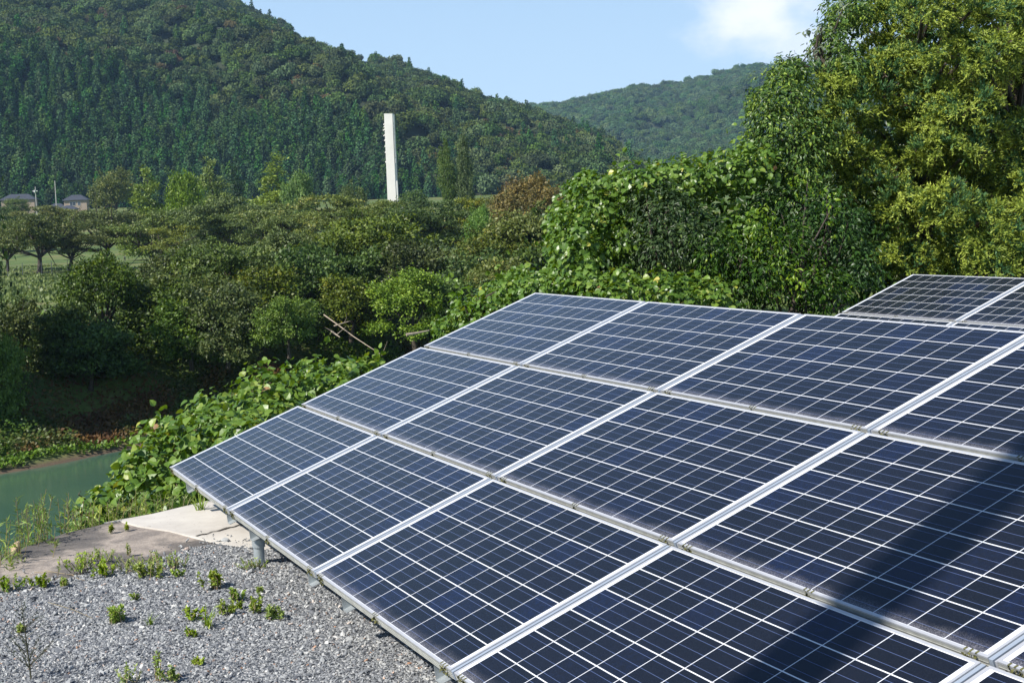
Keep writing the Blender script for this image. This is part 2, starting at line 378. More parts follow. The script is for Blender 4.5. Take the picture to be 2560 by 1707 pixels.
# ------------------------------------------------------------------ geometry-node scatter for uncountable things
def scatter(name, pts, rots, scales, templates, idx, label, cat=None, kind='stuff'):
    me = bpy.data.meshes.new(name); me.vertices.add(len(pts)); me.vertices.foreach_set('co', np.asarray(pts, np.float32).ravel())
    for nm, tp, data in (('rot', 'FLOAT_VECTOR', rots), ('scl', 'FLOAT_VECTOR', scales)):
        a = me.attributes.new(nm, tp, 'POINT'); a.data.foreach_set('vector', np.asarray(data, np.float32).ravel())
    a = me.attributes.new('pick', 'INT', 'POINT'); a.data.foreach_set('value', np.asarray(idx, np.int32))
    me.update()
    o = link(bpy.data.objects.new(name, me)); tag(o, label, cat, kind=kind)
    ng = bpy.data.node_groups.new(name+'_nodes', 'GeometryNodeTree')
    ng.interface.new_socket('Geometry', in_out='INPUT', socket_type='NodeSocketGeometry')
    ng.interface.new_socket('Geometry', in_out='OUTPUT', socket_type='NodeSocketGeometry')
    gi = ng.nodes.new('NodeGroupInput'); go = ng.nodes.new('NodeGroupOutput')
    ip = ng.nodes.new('GeometryNodeInstanceOnPoints'); jn = ng.nodes.new('GeometryNodeGeometryToInstance')
    for t in reversed(templates):
        oi = ng.nodes.new('GeometryNodeObjectInfo'); oi.inputs['Object'].default_value = t; oi.inputs['As Instance'].default_value = False
        ng.links.new(oi.outputs['Geometry'], jn.inputs[0])
    def na(nm, tp):
        n = ng.nodes.new('GeometryNodeInputNamedAttribute'); n.data_type = tp; n.inputs['Name'].default_value = nm; return n.outputs['Attribute']
    e2r = ng.nodes.new('FunctionNodeEulerToRotation'); ng.links.new(na('rot', 'FLOAT_VECTOR'), e2r.inputs[0])
    ng.links.new(gi.outputs[0], ip.inputs['Points']); ng.links.new(jn.outputs[0], ip.inputs['Instance'])
    ip.inputs['Pick Instance'].default_value = True
    ng.links.new(na('pick', 'INT'), ip.inputs['Instance Index']); ng.links.new(e2r.outputs[0], ip.inputs['Rotation'])
    ng.links.new(na('scl', 'FLOAT_VECTOR'), ip.inputs['Scale']); ng.links.new(ip.outputs[0], go.inputs[0])
    md = o.modifiers.new('scatter', 'NODES'); md.node_group = ng
    return o
def template(mb, name, mat, smooth=False):
    me = mb.mesh(name, smooth); me.materials.append(mat); return bpy.data.objects.new(name, me)

# gravel stones
def pebble(seed):
    r = np.random.default_rng(seed); import bmesh
    bm = bmesh.new(); bmesh.ops.create_icosphere(bm, subdivisions=1, radius=1.0)
    for v in bm.verts: v.co *= r.uniform(.7, 1.25)
    V = np.array([v.co[:] for v in bm.verts]); V *= np.array([1.15, r.uniform(.55, .85), r.uniform(.28, .5)])
    F = [[v.index for v in f.verts] for f in bm.faces]; bm.free()
    mb = MB(); mb.add(V, F); return mb
stones = [template(pebble(k), 'stone_shape', M_stone) for k in range(6)]
def inside(P, poly):
    x, y = P[:, 0], P[:, 1]; c = np.zeros(len(P), bool); n = len(poly)
    for i in range(n):
        x1, y1 = poly[i]; x2, y2 = poly[(i+1) % n]
        c ^= ((y1 > y) != (y2 > y)) & (x < (x2-x1)*(y-y1)/(y2-y1+1e-12)+x1)
    return c
npt = 165000
P = np.c_[rng.uniform(-3.6, .5, npt), rng.uniform(5.2, 9.2, npt)]
P = P[inside(P, grav)]
n = len(P); sc = rng.lognormal(math.log(.0047), .45, n)
pts = np.c_[P, .006+sc*.25]
scatter('gravel', pts, rng.uniform(0, 6.28, (n, 3))*np.array([.12, .12, 1]), np.repeat(sc[:, None], 3, 1), stones, rng.integers(0, 6, n), 'loose grey crushed stones of the gravel bed')
# stray chips on the concrete next to the gravel
n = 150; t = rng.uniform(0, 1, n); e = np.array(gr_edge); k = rng.integers(0, len(e)-1, n)
Pq = e[k]*(1-t[:, None])+e[k+1]*t[:, None] + np.c_[rng.normal(0, .1, n), np.abs(rng.exponential(.07, n))]
sc = rng.lognormal(math.log(.008), .4, n)
scatter('loose_gravel', np.c_[Pq, .014+sc*.2], rng.uniform(0, 6.28, (n, 3))*np.array([.2, .2, 1]), np.repeat(sc[:, None], 3, 1), stones, rng.integers(0, 6, n), 'stray stone chips on the concrete edge')

# ================================================================== SOLAR PANELS
PU, PV, GU, GV = 1.65, .99, .035, .026
AU = np.array([.42153469, -.90681228, 0]); AV = np.array([.8509881, .39558463, .34544472]); AN = np.cross(AU, AV)
AO = np.array([-2.38234, 9.53824, .32043])
mt, nt, b, o = newmat('solar_cells')
tcn = nd(nt, 'ShaderNodeTexCoord'); sp = nd(nt, 'ShaderNodeSeparateXYZ'); nt.links.new(tcn.outputs['Object'], sp.inputs[0])
cu, cv, gu, gv = .1555, .156, .0036, .0050
ou = (PU-(10*cu+9*gu))/2; ov = (PV-(6*cv+5*gv))/2
U = mth(nt, 'DIVIDE', mth(nt, 'SUBTRACT', sp.outputs['X'], ou), cu+gu)
V = mth(nt, 'DIVIDE', mth(nt, 'SUBTRACT', sp.outputs['Y'], ov), cv+gv)
fu = mth(nt, 'MULTIPLY', mth(nt, 'FRACT', U), cu+gu); fv = mth(nt, 'MULTIPLY', mth(nt, 'FRACT', V), cv+gv)
inu = mth(nt, 'LESS_THAN', fu, cu); inv_ = mth(nt, 'LESS_THAN', fv, cv)
rngu = mth(nt, 'MULTIPLY', mth(nt, 'GREATER_THAN', U, 0.0), mth(nt, 'LESS_THAN', U, 10.0))
rngv = mth(nt, 'MULTIPLY', mth(nt, 'GREATER_THAN', V, 0.0), mth(nt, 'LESS_THAN', V, 6.0))
incell = mth(nt, 'MULTIPLY', mth(nt, 'MULTIPLY', inu, inv_), mth(nt, 'MULTIPLY', rngu, rngv))
# three ribbons per cell
bars = None
for c0 in (.026, .078, .130):
    d_ = mth(nt, 'LESS_THAN', mth(nt, 'ABSOLUTE', mth(nt, 'SUBTRACT', fv, c0)), .00085)
    bars = d_ if bars is None else mth(nt, 'MAXIMUM', bars, d_)
bars = mth(nt, 'MULTIPLY', bars, rngu)
cellid = nd(nt, 'ShaderNodeCombineXYZ'); nt.links.new(mth(nt, 'FLOOR', U), cellid.inputs[0]); nt.links.new(mth(nt, 'FLOOR', V), cellid.inputs[1])
oi = nd(nt, 'ShaderNodeObjectInfo'); nt.links.new(mth(nt, 'MULTIPLY', oi.outputs['Random'], 100), cellid.inputs[2])
wn = nd(nt, 'ShaderNodeTexWhiteNoise'); wn.noise_dimensions = '3D'; nt.links.new(cellid.outputs[0], wn.inputs['Vector'])
vo = nd(nt, 'ShaderNodeTexVoronoi', Scale=75.0); nt.links.new(tcn.outputs['Object'], vo.inputs['Vector'])
s3 = nd(nt, 'ShaderNodeSeparateColor'); nt.links.new(vo.outputs['Color'], s3.inputs[0])
f1 = mth(nt, 'MULTIPLY_ADD', s3.outputs[0], .22, mth(nt, 'MULTIPLY', wn.outputs['Value'], .78))
cellc = ramp(nt, f1, [(0, (.005, .007, .011)), (.6, (.006, .008, .015)), (.85, (.006, .010, .026)), (1, (.006, .013, .045))])
grid_c = mixc(nt, bars, cellc, (.085, .12, .25))
col = mixc(nt, incell, (.72, .74, .78), grid_c)
tick = mth(nt, 'MULTIPLY', bars, mth(nt, 'SUBTRACT', 1.0, inu))
col = mixc(nt, tick, col, (.9, .9, .9))
# dust that has gathered along the lower edge, speckled
n1 = nd(nt, 'ShaderNodeTexNoise', Scale=330.0, Detail=2.0); nt.links.new(tcn.outputs['Object'], n1.inputs[0])
n2 = nd(nt, 'ShaderNodeTexNoise', Scale=9.0, Detail=4.0); nt.links.new(tcn.outputs['Object'], n2.inputs[0])
dg = nd(nt, 'ShaderNodeMapRange'); dg.inputs['From Min'].default_value = .085; dg.inputs['From Max'].default_value = .012
nt.links.new(mth(nt, 'ADD', sp.outputs['Y'], mth(nt, 'MULTIPLY_ADD', n2.outputs['Fac'], .06, -.03)), dg.inputs['Value'])
dsp = nd(nt, 'ShaderNodeMapRange'); dsp.inputs['From Min'].default_value = .42; dsp.inputs['From Max'].default_value = .62; nt.links.new(n1.outputs['Fac'], dsp.inputs['Value'])
dust = mth(nt, 'MULTIPLY', mth(nt, 'POWER', dg.outputs[0], 2.0), mth(nt, 'MULTIPLY_ADD', dsp.outputs[0], .42, .1))
film = mth(nt, 'MULTIPLY_ADD', dsp.outputs[0], .013, .005)
dust = mth(nt, 'MAXIMUM', dust, film)
col = mixc(nt, dust, col, (.38, .37, .41))
nt.links.new(col, b.inputs['Base Color'])
b.inputs['Roughness'].default_value = .15; b.inputs['IOR'].default_value = 1.37; b.inputs['Specular Tint'].default_value = (.46, .69, 1, 1)
M_cells = mt

def frame_mesh():
    mb = MB(); l = .011; d = .042
    mb.box(0, PU, 0, l, -.006, 0); mb.box(0, PU, PV-l, PV, -.006, 0)
    mb.box(0, l, l, PV-l, -.006, 0); mb.box(PU-l, PU, l, PV-l, -.006, 0)
    return mb.mesh('frame')
def side_mesh():
    mb = MB(); d = .042; t = .003; z1 = -.006
    mb.box(0, PU, .0007, t, -d, z1); mb.box(0, PU, PV-t, PV-.0007, -d, z1)
    mb.box(.0007, t, t, PV-t, -d, z1); mb.box(PU-t, PU-.0007, t, PV-t, -d, z1)
    for k in range(3):       # shallow ribs of the extrusion
        mb.box(0.002, PU-.002, -.0012, .0007, -.018-.010*k-.0016, -.018-.010*k)
    return mb.mesh('frame_side')
def glass_mesh():
    mb = MB(); l = .011
    mb.box(l, PU-l, l, PV-l, -.0055, -.0015); return mb.mesh('glass')
def moss_mesh(seed):
    r = np.random.default_rng(seed); mb = MB()
    for grp in (((.045, .068, .091), (PU/2-.02, PU/2, PU/2+.02), (PU-.091, PU-.068, PU-.045))[seed % 3],):
        for x in grp:
            # drain notch in the lip with grime grown out of it
            mb.box(x-.0035, x+.0035, -.0012, .012, -.001, .0012, .2)
            n = 9; P = np.c_[x+r.normal(0, .005, n), np.full(n, -.003), r.uniform(-.040, 0, n)]
            leaves(mb, P, np.c_[r.normal(0, .5, n), -np.abs(r.normal(.3, .3, n)), r.normal(-.2, .8, n)], r.normal(size=(n, 3)), r.uniform(.007, .018, n), r.uniform(0, 1, n), RH)
    return mb.mesh('moss')
FM, SM, GM = frame_mesh(), side_mesh(), glass_mesh(); MO = [moss_mesh(k) for k in range(3)]
for m_, k_ in ((FM, M_alu), (SM, M_alud), (GM, M_cells)): m_.materials.append(k_)
for m_ in MO: m_.materials.append(M_moss)
RB = Matrix([[AU[0], AV[0], AN[0]], [AU[1], AV[1], AN[1]], [AU[2], AV[2], AN[2]]])
def panel(org, c, r, label, group):
    loc = org + AU*(c*(PU+GU)) + AV*(r*(PV+GV))
    t = thing('solar_panel', label, 'solar panel', loc, group)
    t.rotation_euler = RB.to_euler()
    for nm, me in (('glass', GM), ('frame', FM), ('frame_side', SM), ('moss', MO[0]), ('moss', MO[1]), ('moss', MO[2])):
        link(bpy.data.objects.new(nm, me), t)
    return t
ORD = ['first', 'second', 'third', 'fourth', 'fifth', 'sixth']
rown = ['bottom', 'middle', 'top']
for r in range(3):
    for c in range(5 if r < 2 else 4):
        if r == 0 and c == 4: lab = 'solar panel mostly cut off at the bottom right corner, bottom row of the front array'
        else: lab = f'blue solar panel, {ORD[c]} from the left in the {rown[r]} row of the front array'
        panel(AO, c, r, lab, 'solar panels of the front array')
panel(AO, 4, 2, 'solar panel at the right picture edge, fifth in the top row of the front array', 'solar panels of the front array')
BO = np.array([3.3838, 14.33574, .85581]) - 2*(PV+GV)*AV
for r in (0, 1, 2):
    for c in range(3):
        if r == 0: continue
        if r == 1 and c > 1: continue
        where = 'upper' if r == 2 else 'lower, half hidden'
        panel(BO, c, r, f'solar panel {ORD[c]} from the left in the {where} row of the rear array', 'solar panels of the rear array')

def rack(org, ncol, nrow, label, grp_posts):
    root = thing('mounting_rack', label, 'mounting rack', org); root.rotation_euler = RB.to_euler()
    W_ = ncol*(PU+GU)-GU; Vt = nrow*(PV+GV)-GV
    for c in range(1, ncol):                       # clamping rails between the columns
        x0 = c*(PU+GU)-GU
        for r in range(nrow):
            y0 = r*(PV+GV)
            mb = MB(); mb.box(x0+.0025, x0+.0185, y0, y0+PV, -.04, -.0035); mb.build('clamp_rail', M_galvl, root)
            mb = MB(); mb.box(x0+.0235, x0+GU-.002, y0+.002, y0+PV-.002, -.04, -.006); mb.build('cover_strip', M_alu, root)
    for k in range(ncol):                          # rafters, two per panel
        for off in (.17, 1.32):
            x = off+k*(PU+GU)
            if x > W_: continue
            mb = MB(); ya = .022
            # C-section with a vertical cut end
            d1, d2 = .043, .178
            prof = [(ya+.036, -d1), (Vt-.05, -d1), (Vt-.05, -d2), (ya, -d2)]
            for xx0, xx1 in ((x-.03, x-.027),):
                vv = [[xx0, y, z] for y, z in prof]+[[xx1, y, z] for y, z in prof]
                mb.add(vv, [[0, 1, 2, 3], [7, 6, 5, 4], [0, 4, 5, 1], [1, 5, 6, 2], [2, 6, 7, 3], [3, 7, 4, 0]])
            mb.box(x-.027, x+.03, ya+.036, Vt-.05, -d1-.003, -d1); mb.box(x-.027, x+.03, ya, Vt-.05, -d2, -d2+.003)
            mb.build('rafter', M_galv, root)
    for y in (.42, Vt-.42):
        mb = MB(); mb.box(.1, W_-.1, y-.04, y+.04, -.25, -.1785); mb.build('purlin', M_galv, root)
    return root
M_galvl = simple('rail_aluminium', (.42, .48, .56), .4, .4, .05, 20)
R1 = rack(AO, 5, 3, 'galvanised steel rack carrying the front array of panels', None)
R2 = rack(BO, 4, 3, 'galvanised steel rack carrying the rear array of panels', None)
Rinv = np.array(RB).T
def post(root, org, u, v, r=.031):
    base = org+AU*u+AV*v; top = base-AN*.19
    loc = lambda p: Rinv @ (np.array(p)-org)
    mb = MB(); a_ = np.array([top[0], top[1], -.25]); b_ = np.array([top[0], top[1], top[2]])
    mb.tube([loc(a_), loc(b_)], r, 24); p = mb.build('post', M_galv, root, False)
    mb = MB(); mb.tube([loc([top[0], top[1], top[2]-.06]), loc([top[0], top[1], top[2]-.015])], r+.006, 24); mb.build('post_collar', M_galv, root)
    return p
for u in (1.797, 5.17): post(R1, AO, u, .075); post(R1, AO, u, 2.3)
for u in (.6, 3.97): post(R2, BO, u, .30); post(R2, BO, u, 2.3)

# the utility pole outside the frame whose shadow crosses the panels
bp_ = np.array([1.139, 4.545]) + np.array([.61, -.79])*.09; pl = bp_ - np.array([.79, .61])*7.6
up = thing('utility_pole', 'concrete utility pole beside the array, casting the long shadow', 'utility pole', (pl[0], pl[1], 0))
mb = MB(); mb.tube([[0, 0, -.5], [0, 0, 11.5]], [.17, .135], 20); mb.build('pole', simple('pole_concrete', (.4, .4, .38), .8, 0, .1), up)


# ================================================================== VEGETATION
def shell_pts(n, r, inner=.72, up=0.0):
    d = rdir(n, r); d[:, 2] = np.where(d[:, 2] < -.55, -d[:, 2]*.5, d[:, 2])
    rad = r.uniform(inner, 1.0, n)
    return d, rad
def crown_mesh(name, mat, lobes, per_m2, leaf, r, clump=.45, nleaf=26, tpl=RH, flat=.65, updir=.35, fill=.25, tintvar=.16, droop=0.2, W=1.0, bumpy=.26):
    """leaf clumps over the union of ellipsoid lobes; each lobe = (cx,cy,cz,rx,ry,rz)"""
    mb = MB(); lobes = np.array(lobes, float)
    for L_ in lobes:
        c, R_ = L_[:3], L_[3:6]
        area = 4*np.pi*((R_[0]*R_[1])**1.6/3+(R_[0]*R_[2])**1.6/3+(R_[1]*R_[2])**1.6/3)**(1/1.6)
        nc = max(6, int(area*per_m2)); d, rad = shell_pts(nc, r)
        rad = rad*(1+bumpy*np.sin(d[:, 0]*7+c[0])*np.sin(d[:, 1]*6+c[2])+r.normal(0, .13, nc))
        nf = int(nc*fill); d2 = rdir(nf, r); d = np.vstack([d, d2]); rad = np.r_[rad, r.uniform(.3, .7, nf)]
        C = c+d*rad[:, None]*R_
        keep = np.ones(len(C), bool)              # drop clumps buried in another lobe
        for M_ in lobes:
            if M_ is L_ or np.allclose(M_, L_): continue
            keep &= (((C-M_[:3])/(M_[3:6]*.72))**2).sum(1) > 1
        C, d = C[keep], d[keep]; nc = len(C)
        if nc == 0: continue
        out_ = unit(d/R_); ct = r.normal(0, tintvar, nc)
        k = np.repeat(np.arange(nc), nleaf); m_ = len(k)
        cr = clump*r.uniform(.6, 1.3, nc)[k]
        off = r.normal(size=(m_, 3))*np.array([1, 1, flat])*.55*cr[:, None]
        P = C[k]+off
        nn = unit(out_[k]*.8+np.array([0, 0, updir])+r.normal(0, .55, (m_, 3)))
        D = unit(out_[k]*.5+r.normal(0, .8, (m_, 3))-np.array([0, 0, droop]))
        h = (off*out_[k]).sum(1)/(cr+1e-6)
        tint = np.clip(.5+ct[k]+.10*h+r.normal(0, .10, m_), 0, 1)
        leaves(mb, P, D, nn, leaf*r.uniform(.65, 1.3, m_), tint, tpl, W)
    me = mb.mesh(name); me.materials.append(mat); return me
def wood_mesh(name, mat, base, tops, r0, r, sub=2, bend=.12):
    """tapered trunk from base that forks into limbs ending at tops"""
    mb = MB(); base = np.array(base, float); tops = np.array(tops, float); cen = tops.mean(0)
    fork = base+(cen-base)*np.array([.35, .35, .42]); 
    mid = (base+fork)/2+r.normal(0, bend*.3, 3)*np.array([1, 1, 0])
    mb.tube([base-[0, 0, .4], base, mid, fork], [r0*1.25, r0*1.1, r0*.85, r0*.7], 8)
    for t in tops:
        q = fork+(t-fork)*.5+r.normal(0, bend, 3)*np.linalg.norm(t-fork)
        mb.tube([fork, q, t], [r0*.5, r0*.33, r0*.08], 6)
        for _ in range(sub):
            e = t+r.normal(0, .35, 3)*np.linalg.norm(t-fork)*.8
            mb.tube([q, (q+e)/2+r.normal(0, bend*.4, 3), e], [r0*.25, r0*.15, r0*.04], 5)
    me = mb.mesh(name, True); me.materials.append(mat); return me

G_ = lambda *a: [(p, c) for p, c in a]
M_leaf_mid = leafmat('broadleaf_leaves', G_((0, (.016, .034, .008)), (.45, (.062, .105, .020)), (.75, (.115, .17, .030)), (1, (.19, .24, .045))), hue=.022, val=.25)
M_leaf_olive = leafmat('olive_leaves', G_((0, (.032, .048, .010)), (.45, (.105, .142, .026)), (.75, (.16, .20, .036)), (1, (.27, .25, .05))), hue=.014, val=.25)
M_leaf_bright = leafmat('bright_leaves', G_((0, (.04, .085, .012)), (.5, (.11, .20, .028)), (1, (.23, .33, .05))), hue=.015, val=.15)
M_leaf_orange = leafmat('autumn_leaves', G_((0, (.05, .045, .012)), (.5, (.135, .112, .024)), (1, (.23, .165, .035))), hue=.01, val=.15)
M_leaf_silver = leafmat('grey_green_leaves', G_((0, (.06, .085, .045)), (.5, (.15, .19, .11)), (1, (.28, .32, .22))), hue=.01, val=.15)
M_pop = leafmat('poplar_leaves', G_((0, (.03, .06, .015)), (.5, (.09, .14, .035)), (1, (.15, .21, .055))), hue=0, val=.05)
M_conif = leafmat('conifer_needles', G_((0, (.008, .024, .010)), (.5, (.022, .055, .020)), (1, (.055, .10, .028))), hue=.02, val=.3, trans=.1)
M_conif_lt = leafmat('light_conifer_needles', G_((0, (.06, .10, .016)), (.5, (.17, .25, .045)), (1, (.28, .36, .07))), hue=.01, val=.15, trans=.15)

# ---------------------------------------------------------------- bank and park trees (templates, then copies)
def bush_tpl(seed, mat, kind='bush'):
    r = np.random.default_rng(seed)
    if kind == 'bush':                # about 3 m radius, lumpy
        lob = [(0, 0, 2.6, 2.2, 2.2, 2.2)]
        for _ in range(13):
            a = r.uniform(0, 6.28); rr = r.uniform(1.0, 2.4)
            lob.append((math.cos(a)*rr, math.sin(a)*rr, r.uniform(.6, 4.6), r.uniform(.7, 1.3), r.uniform(.7, 1.3), r.uniform(.6, 1.0)))
        me = crown_mesh('crown', mat, lob, 2.0, .23, r, clump=.48, nleaf=30)
        wd = wood_mesh('trunk', M_bark, (0, 0, 0), [l[:3] for l in lob[:6]], .16, r)
    elif kind in ('cherry', 'lowcherry'):            # spreading, layered shelves
        lob = []; lowz = 3.6 if kind == 'cherry' else 1.2
        for _ in range(30 if kind == 'cherry' else 52):
            a = r.uniform(0, 6.28); rr = r.uniform(.4, 5.4); z = r.uniform(lowz-.3, 7.1-.12*rr) if lowz > 2 else r.uniform(lowz, 7.2-.3*rr)
            lob.append((math.cos(a)*rr, math.sin(a)*rr, z, r.uniform(.8, 1.9), r.uniform(.8, 1.9), r.uniform(.3, .6)))
        me = crown_mesh('crown', mat, lob, 1.5, .26, r, clump=.6, nleaf=24, flat=.35, fill=.1)
        wd = wood_mesh('trunk', M_bark, (0, 0, 0), [np.array(l[:3])-[0, 0, .3] for l in lob[:11]], .34, r, sub=3, bend=.10)
    elif kind == 'round':
        lob = [(0, 0, 5.5, 3.6, 3.6, 2.8)]
        for _ in range(18):
            a = r.uniform(0, 6.28); z = r.uniform(2.0, 7.9); rr = r.uniform(1.6, 3.5)*(1-max(0, z-5.5)/4.5)
            lob.append((math.cos(a)*rr, math.sin(a)*rr, z, r.uniform(.9, 1.6), r.uniform(.9, 1.6), r.uniform(.7, 1.1)))
        me = crown_mesh('crown', mat, lob, 1.5, .28, r, clump=.6, nleaf=26)
        wd = wood_mesh('trunk', M_bark, (0, 0, 0), [l[:3] for l in lob[:7]], .3, r)
    elif kind == 'cone':
        lob = []; z = 1.2
        while z < 10.5:
            rr = 2.5*(1-(z/11.2)**1.5)+.25
            for _ in range(4 if z < 7 else 2):
                a = r.uniform(0, 6.28); lob.append((math.cos(a)*rr*.55, math.sin(a)*rr*.55, z+r.uniform(-.3, .3), rr*.62, rr*.62, .75))
            z += .85
        lob.append((0, 0, 11.0, .4, .4, .9))
        me = crown_mesh('crown', mat, lob, 2.0, .28, r, clump=.42, nleaf=22, updir=.1, W=.8, droop=-.4)
        wd = wood_mesh('trunk', M_bark, (0, 0, 0), [(0, 0, 10), (.3, .1, 7), (-.3, .1, 5)], .25, r, sub=1, bend=.03)
    elif kind == 'poplar':
        lob = []; z = 1.5
        while z < 16:
            rr = 1.75*math.sin(min(1, (z+2)/5)*1.57)*(1-max(0, (z-11)/5.6)**1.6)+.12
            for _ in range(3):
                a = r.uniform(0, 6.28); lob.append((math.cos(a)*rr*.45, math.sin(a)*rr*.45, z+r.uniform(-.4, .4), rr*.7, rr*.7, 1.3))
            z += 1.1
        me = crown_mesh('crown', mat, lob, 2.2, .28, r, clump=.4, nleaf=22, flat=1.4, updir=.5, droop=-.8, bumpy=.12)
        wd = wood_mesh('trunk', M_bark, (0, 0, 0), [(0, 0, 14), (.3, .2, 10), (-.3, .1, 8)], .25, r, sub=1, bend=.03)
    return me, wd
TPL = {}
def tpl(kind, mat, seed):
    key = (kind, mat.name, seed)
    if key not in TPL: TPL[key] = bush_tpl(seed*31+sum(map(ord, kind)), mat, kind)
    return TPL[key]
TSIZE = {'bush': (3.1, 5.6), 'cherry': (6.0, 7.7), 'lowcherry': (5.6, 7.7), 'round': (4.6, 8.8), 'cone': (2.3, 11.8), 'poplar': (1.8, 16.5)}
PARTN = {'bush': ('foliage', 'stem')}
NT = [0]
def tree(name, label, cat, kind, mat, px, ptop, pbot, Y, wpx, group=None, seed=None, squash=1.0):
    """crown centre column px, crown top at ptop, foot at pbot (None: on the ground), width wpx, distance Y"""
    NT[0] += 1; seed = NT[0] % 3 if seed is None else seed
    me, wd = tpl(kind, mat, seed); R_, H_ = TSIZE[kind]
    top = at(px, ptop, Y)
    if pbot is None: zb = float(ground_z(top[0], top[1]))
    else: zb = at(px, pbot, Y)[2]
    sw = (wpx/2)/FPX*Y/R_; sh = max(.2, (top[2]-zb)/H_)
    t = thing(name, label, cat, (top[0], top[1], zb), group, rotz=(NT[0]*2.4) % 6.28, scale=(sw, sw, sh))
    link(bpy.data.objects.new('crown', me), t); link(bpy.data.objects.new('trunk', wd), t)
    return t

MID, OLV, BRT, ORG, SLV = M_leaf_mid, M_leaf_olive, M_leaf_bright, M_leaf_orange, M_leaf_silver
GB = 'trees and bushes on the far riverbank'
bank = [  # label, kind, mat, px, top, bottom, Y, width
 ('pale leafy bush at the left picture edge above the river', 'bush', BRT, 5, 830, 1010, 86, 110),
 ('dark bush hanging over the bank near the left picture edge', 'bush', MID, 60, 732, 930, 94, 190),
 ('dark green bush hanging in the bank shade, left of the bright-topped one', 'bush', MID, 150, 742, 925, 93, 180),
 ('bright-topped bush standing proud below the park person', 'round', MID, 238, 632, 850, 97, 190),
 ('leafy tree drooping low over the shaded bank, under the bright-topped bush', 'bush', MID, 215, 770, 935, 92, 200),
 ('wide dull green bush right of the bright-topped bush', 'bush', MID, 385, 690, 860, 98, 200),
 ('low dark bush over the bank shadow, left of the glossy-leaved one', 'bush', MID, 470, 740, 880, 95, 180),
 ('tall green bush with vines, in front of the park trees', 'round', MID, 520, 592, 800, 104, 210),
 ('glossy-leaved bush overhanging the black bank shade', 'bush', MID, 560, 700, 872, 94, 190),
 ('olive bush beside the glossy-leaved one', 'bush', OLV, 650, 660, 830, 101, 190),
 ('light green bush whose branches reach over the bank', 'bush', BRT, 715, 725, 850, 92, 150),
 ('dense green bush above the fallen trunk', 'bush', MID, 790, 600, 800, 108, 210),
 ('rounded dark green tree left of the climbing-vine tree', 'round', MID, 720, 570, 760, 118, 170),
 ('vine-covered green tree below the white tower', 'round', MID, 950, 520, 740, 118, 280),
 ('brownish olive bush just above the fallen trunk', 'bush', OLV, 870, 680, 810, 104, 170),
 ('bright maple-like bush with flat leafy layers, lit by the sun', 'round', BRT, 1030, 672, 838, 100, 200),
 ('dark bush behind the bright layered bush', 'bush', MID, 1130, 610, 800, 112, 230),
 ('dark green bush right of the bright layered bush', 'bush', MID, 1165, 690, 850, 100, 150),
 ('shaggy olive tree between the vine tree and the orange-topped tree', 'round', OLV, 1230, 560, 760, 120, 230),
 ('dark tree with brown-tinged leaves left of the kudzu thicket', 'round', OLV, 1320, 505, 760, 122, 230),
 ('tangled green bush hugging the left side of the kudzu thicket', 'bush', MID, 1330, 600, 800, 106, 230),
 ('small yellow-green tree at the foot of the orange-topped tree', 'round', BRT, 1195, 515, 640, 135, 70),
 ('dark bush behind the kudzu, lowest at the thicket edge', 'bush', MID, 1290, 690, 860, 96, 200),
 ('deep green bush between vine tree and layered bush', 'bush', MID, 900, 610, 790, 112, 200),
 ('dark tree closing the gap behind the wide dull bush', 'round', MID, 430, 620, 790, 110, 180),
 ('low olive bush behind the light green overhanging one', 'bush', OLV, 640, 740, 860, 96, 130),
 ('small pale silver-leaved bush among the bank trees', 'bush', SLV, 690, 592, 660, 124, 60),
 ('dark bush behind the drooping tree near the left edge', 'bush', MID, 20, 728, 880, 98, 130),
]
bank += [
 ('black-green bush deep in the bank shade under the wide bush', 'bush', MID, 330, 800, 930, 93, 200),
 ('shaded bush low over the bank, left of the bank shadow', 'bush', MID, 110, 850, 1010, 87, 190),
 ('dark hanging bush above the red-brown vines', 'bush', MID, 255, 880, 1000, 86, 170),
 ('bush in the gloom below the glossy-leaved bush', 'bush', MID, 440, 800, 900, 91, 160),
 ('dull bush joining the wide bush to the glossy-leaved one', 'bush', OLV, 470, 660, 830, 100, 200),
 ('green bush mounded in front of the widest cherry tree', 'bush', MID, 350, 690, 820, 103, 130),
 ('green bush at the top of the bank beside the silver-leaved bush', 'bush', MID, 600, 612, 780, 108, 180),
 ('climber-clad bush between the rounded dark tree and the vine tree', 'bush', MID, 830, 560, 740, 114, 190),
 ('leafy bush right above the bright layered bush', 'bush', MID, 1040, 590, 760, 112, 200),
 ('olive bush against the lower edge of the kudzu thicket', 'bush', OLV, 1240, 640, 800, 104, 190),
 ('tall dark tree behind the tangled green bush', 'round', MID, 1380, 520, 760, 122, 200)]
bank = [q for q in bank if q[3] not in (110, 255, 330, 440)]
for i_, (px_, tp_, Y_) in enumerate([(-200, 310, 84), (-310, 280, 83), (-430, 300, 81), (-540, 500, 78), (-270, 690, 92)]):
    if i_ in (3, 5, 6): continue
    bank.append((['nearest', 'second', 'third', 'fourth', 'fifth', 'sixth', 'seventh'][i_]+' of the tall bank trees just outside the left of the picture', 'round', MID, px_, tp_, 980, Y_, 290))
for lab, kd, mt_, px, tp_, bt_, Y, wp in bank:
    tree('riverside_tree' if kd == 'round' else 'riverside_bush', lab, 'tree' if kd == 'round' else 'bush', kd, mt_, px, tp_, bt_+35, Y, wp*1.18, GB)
GP = 'spreading cherry trees in the riverside park'
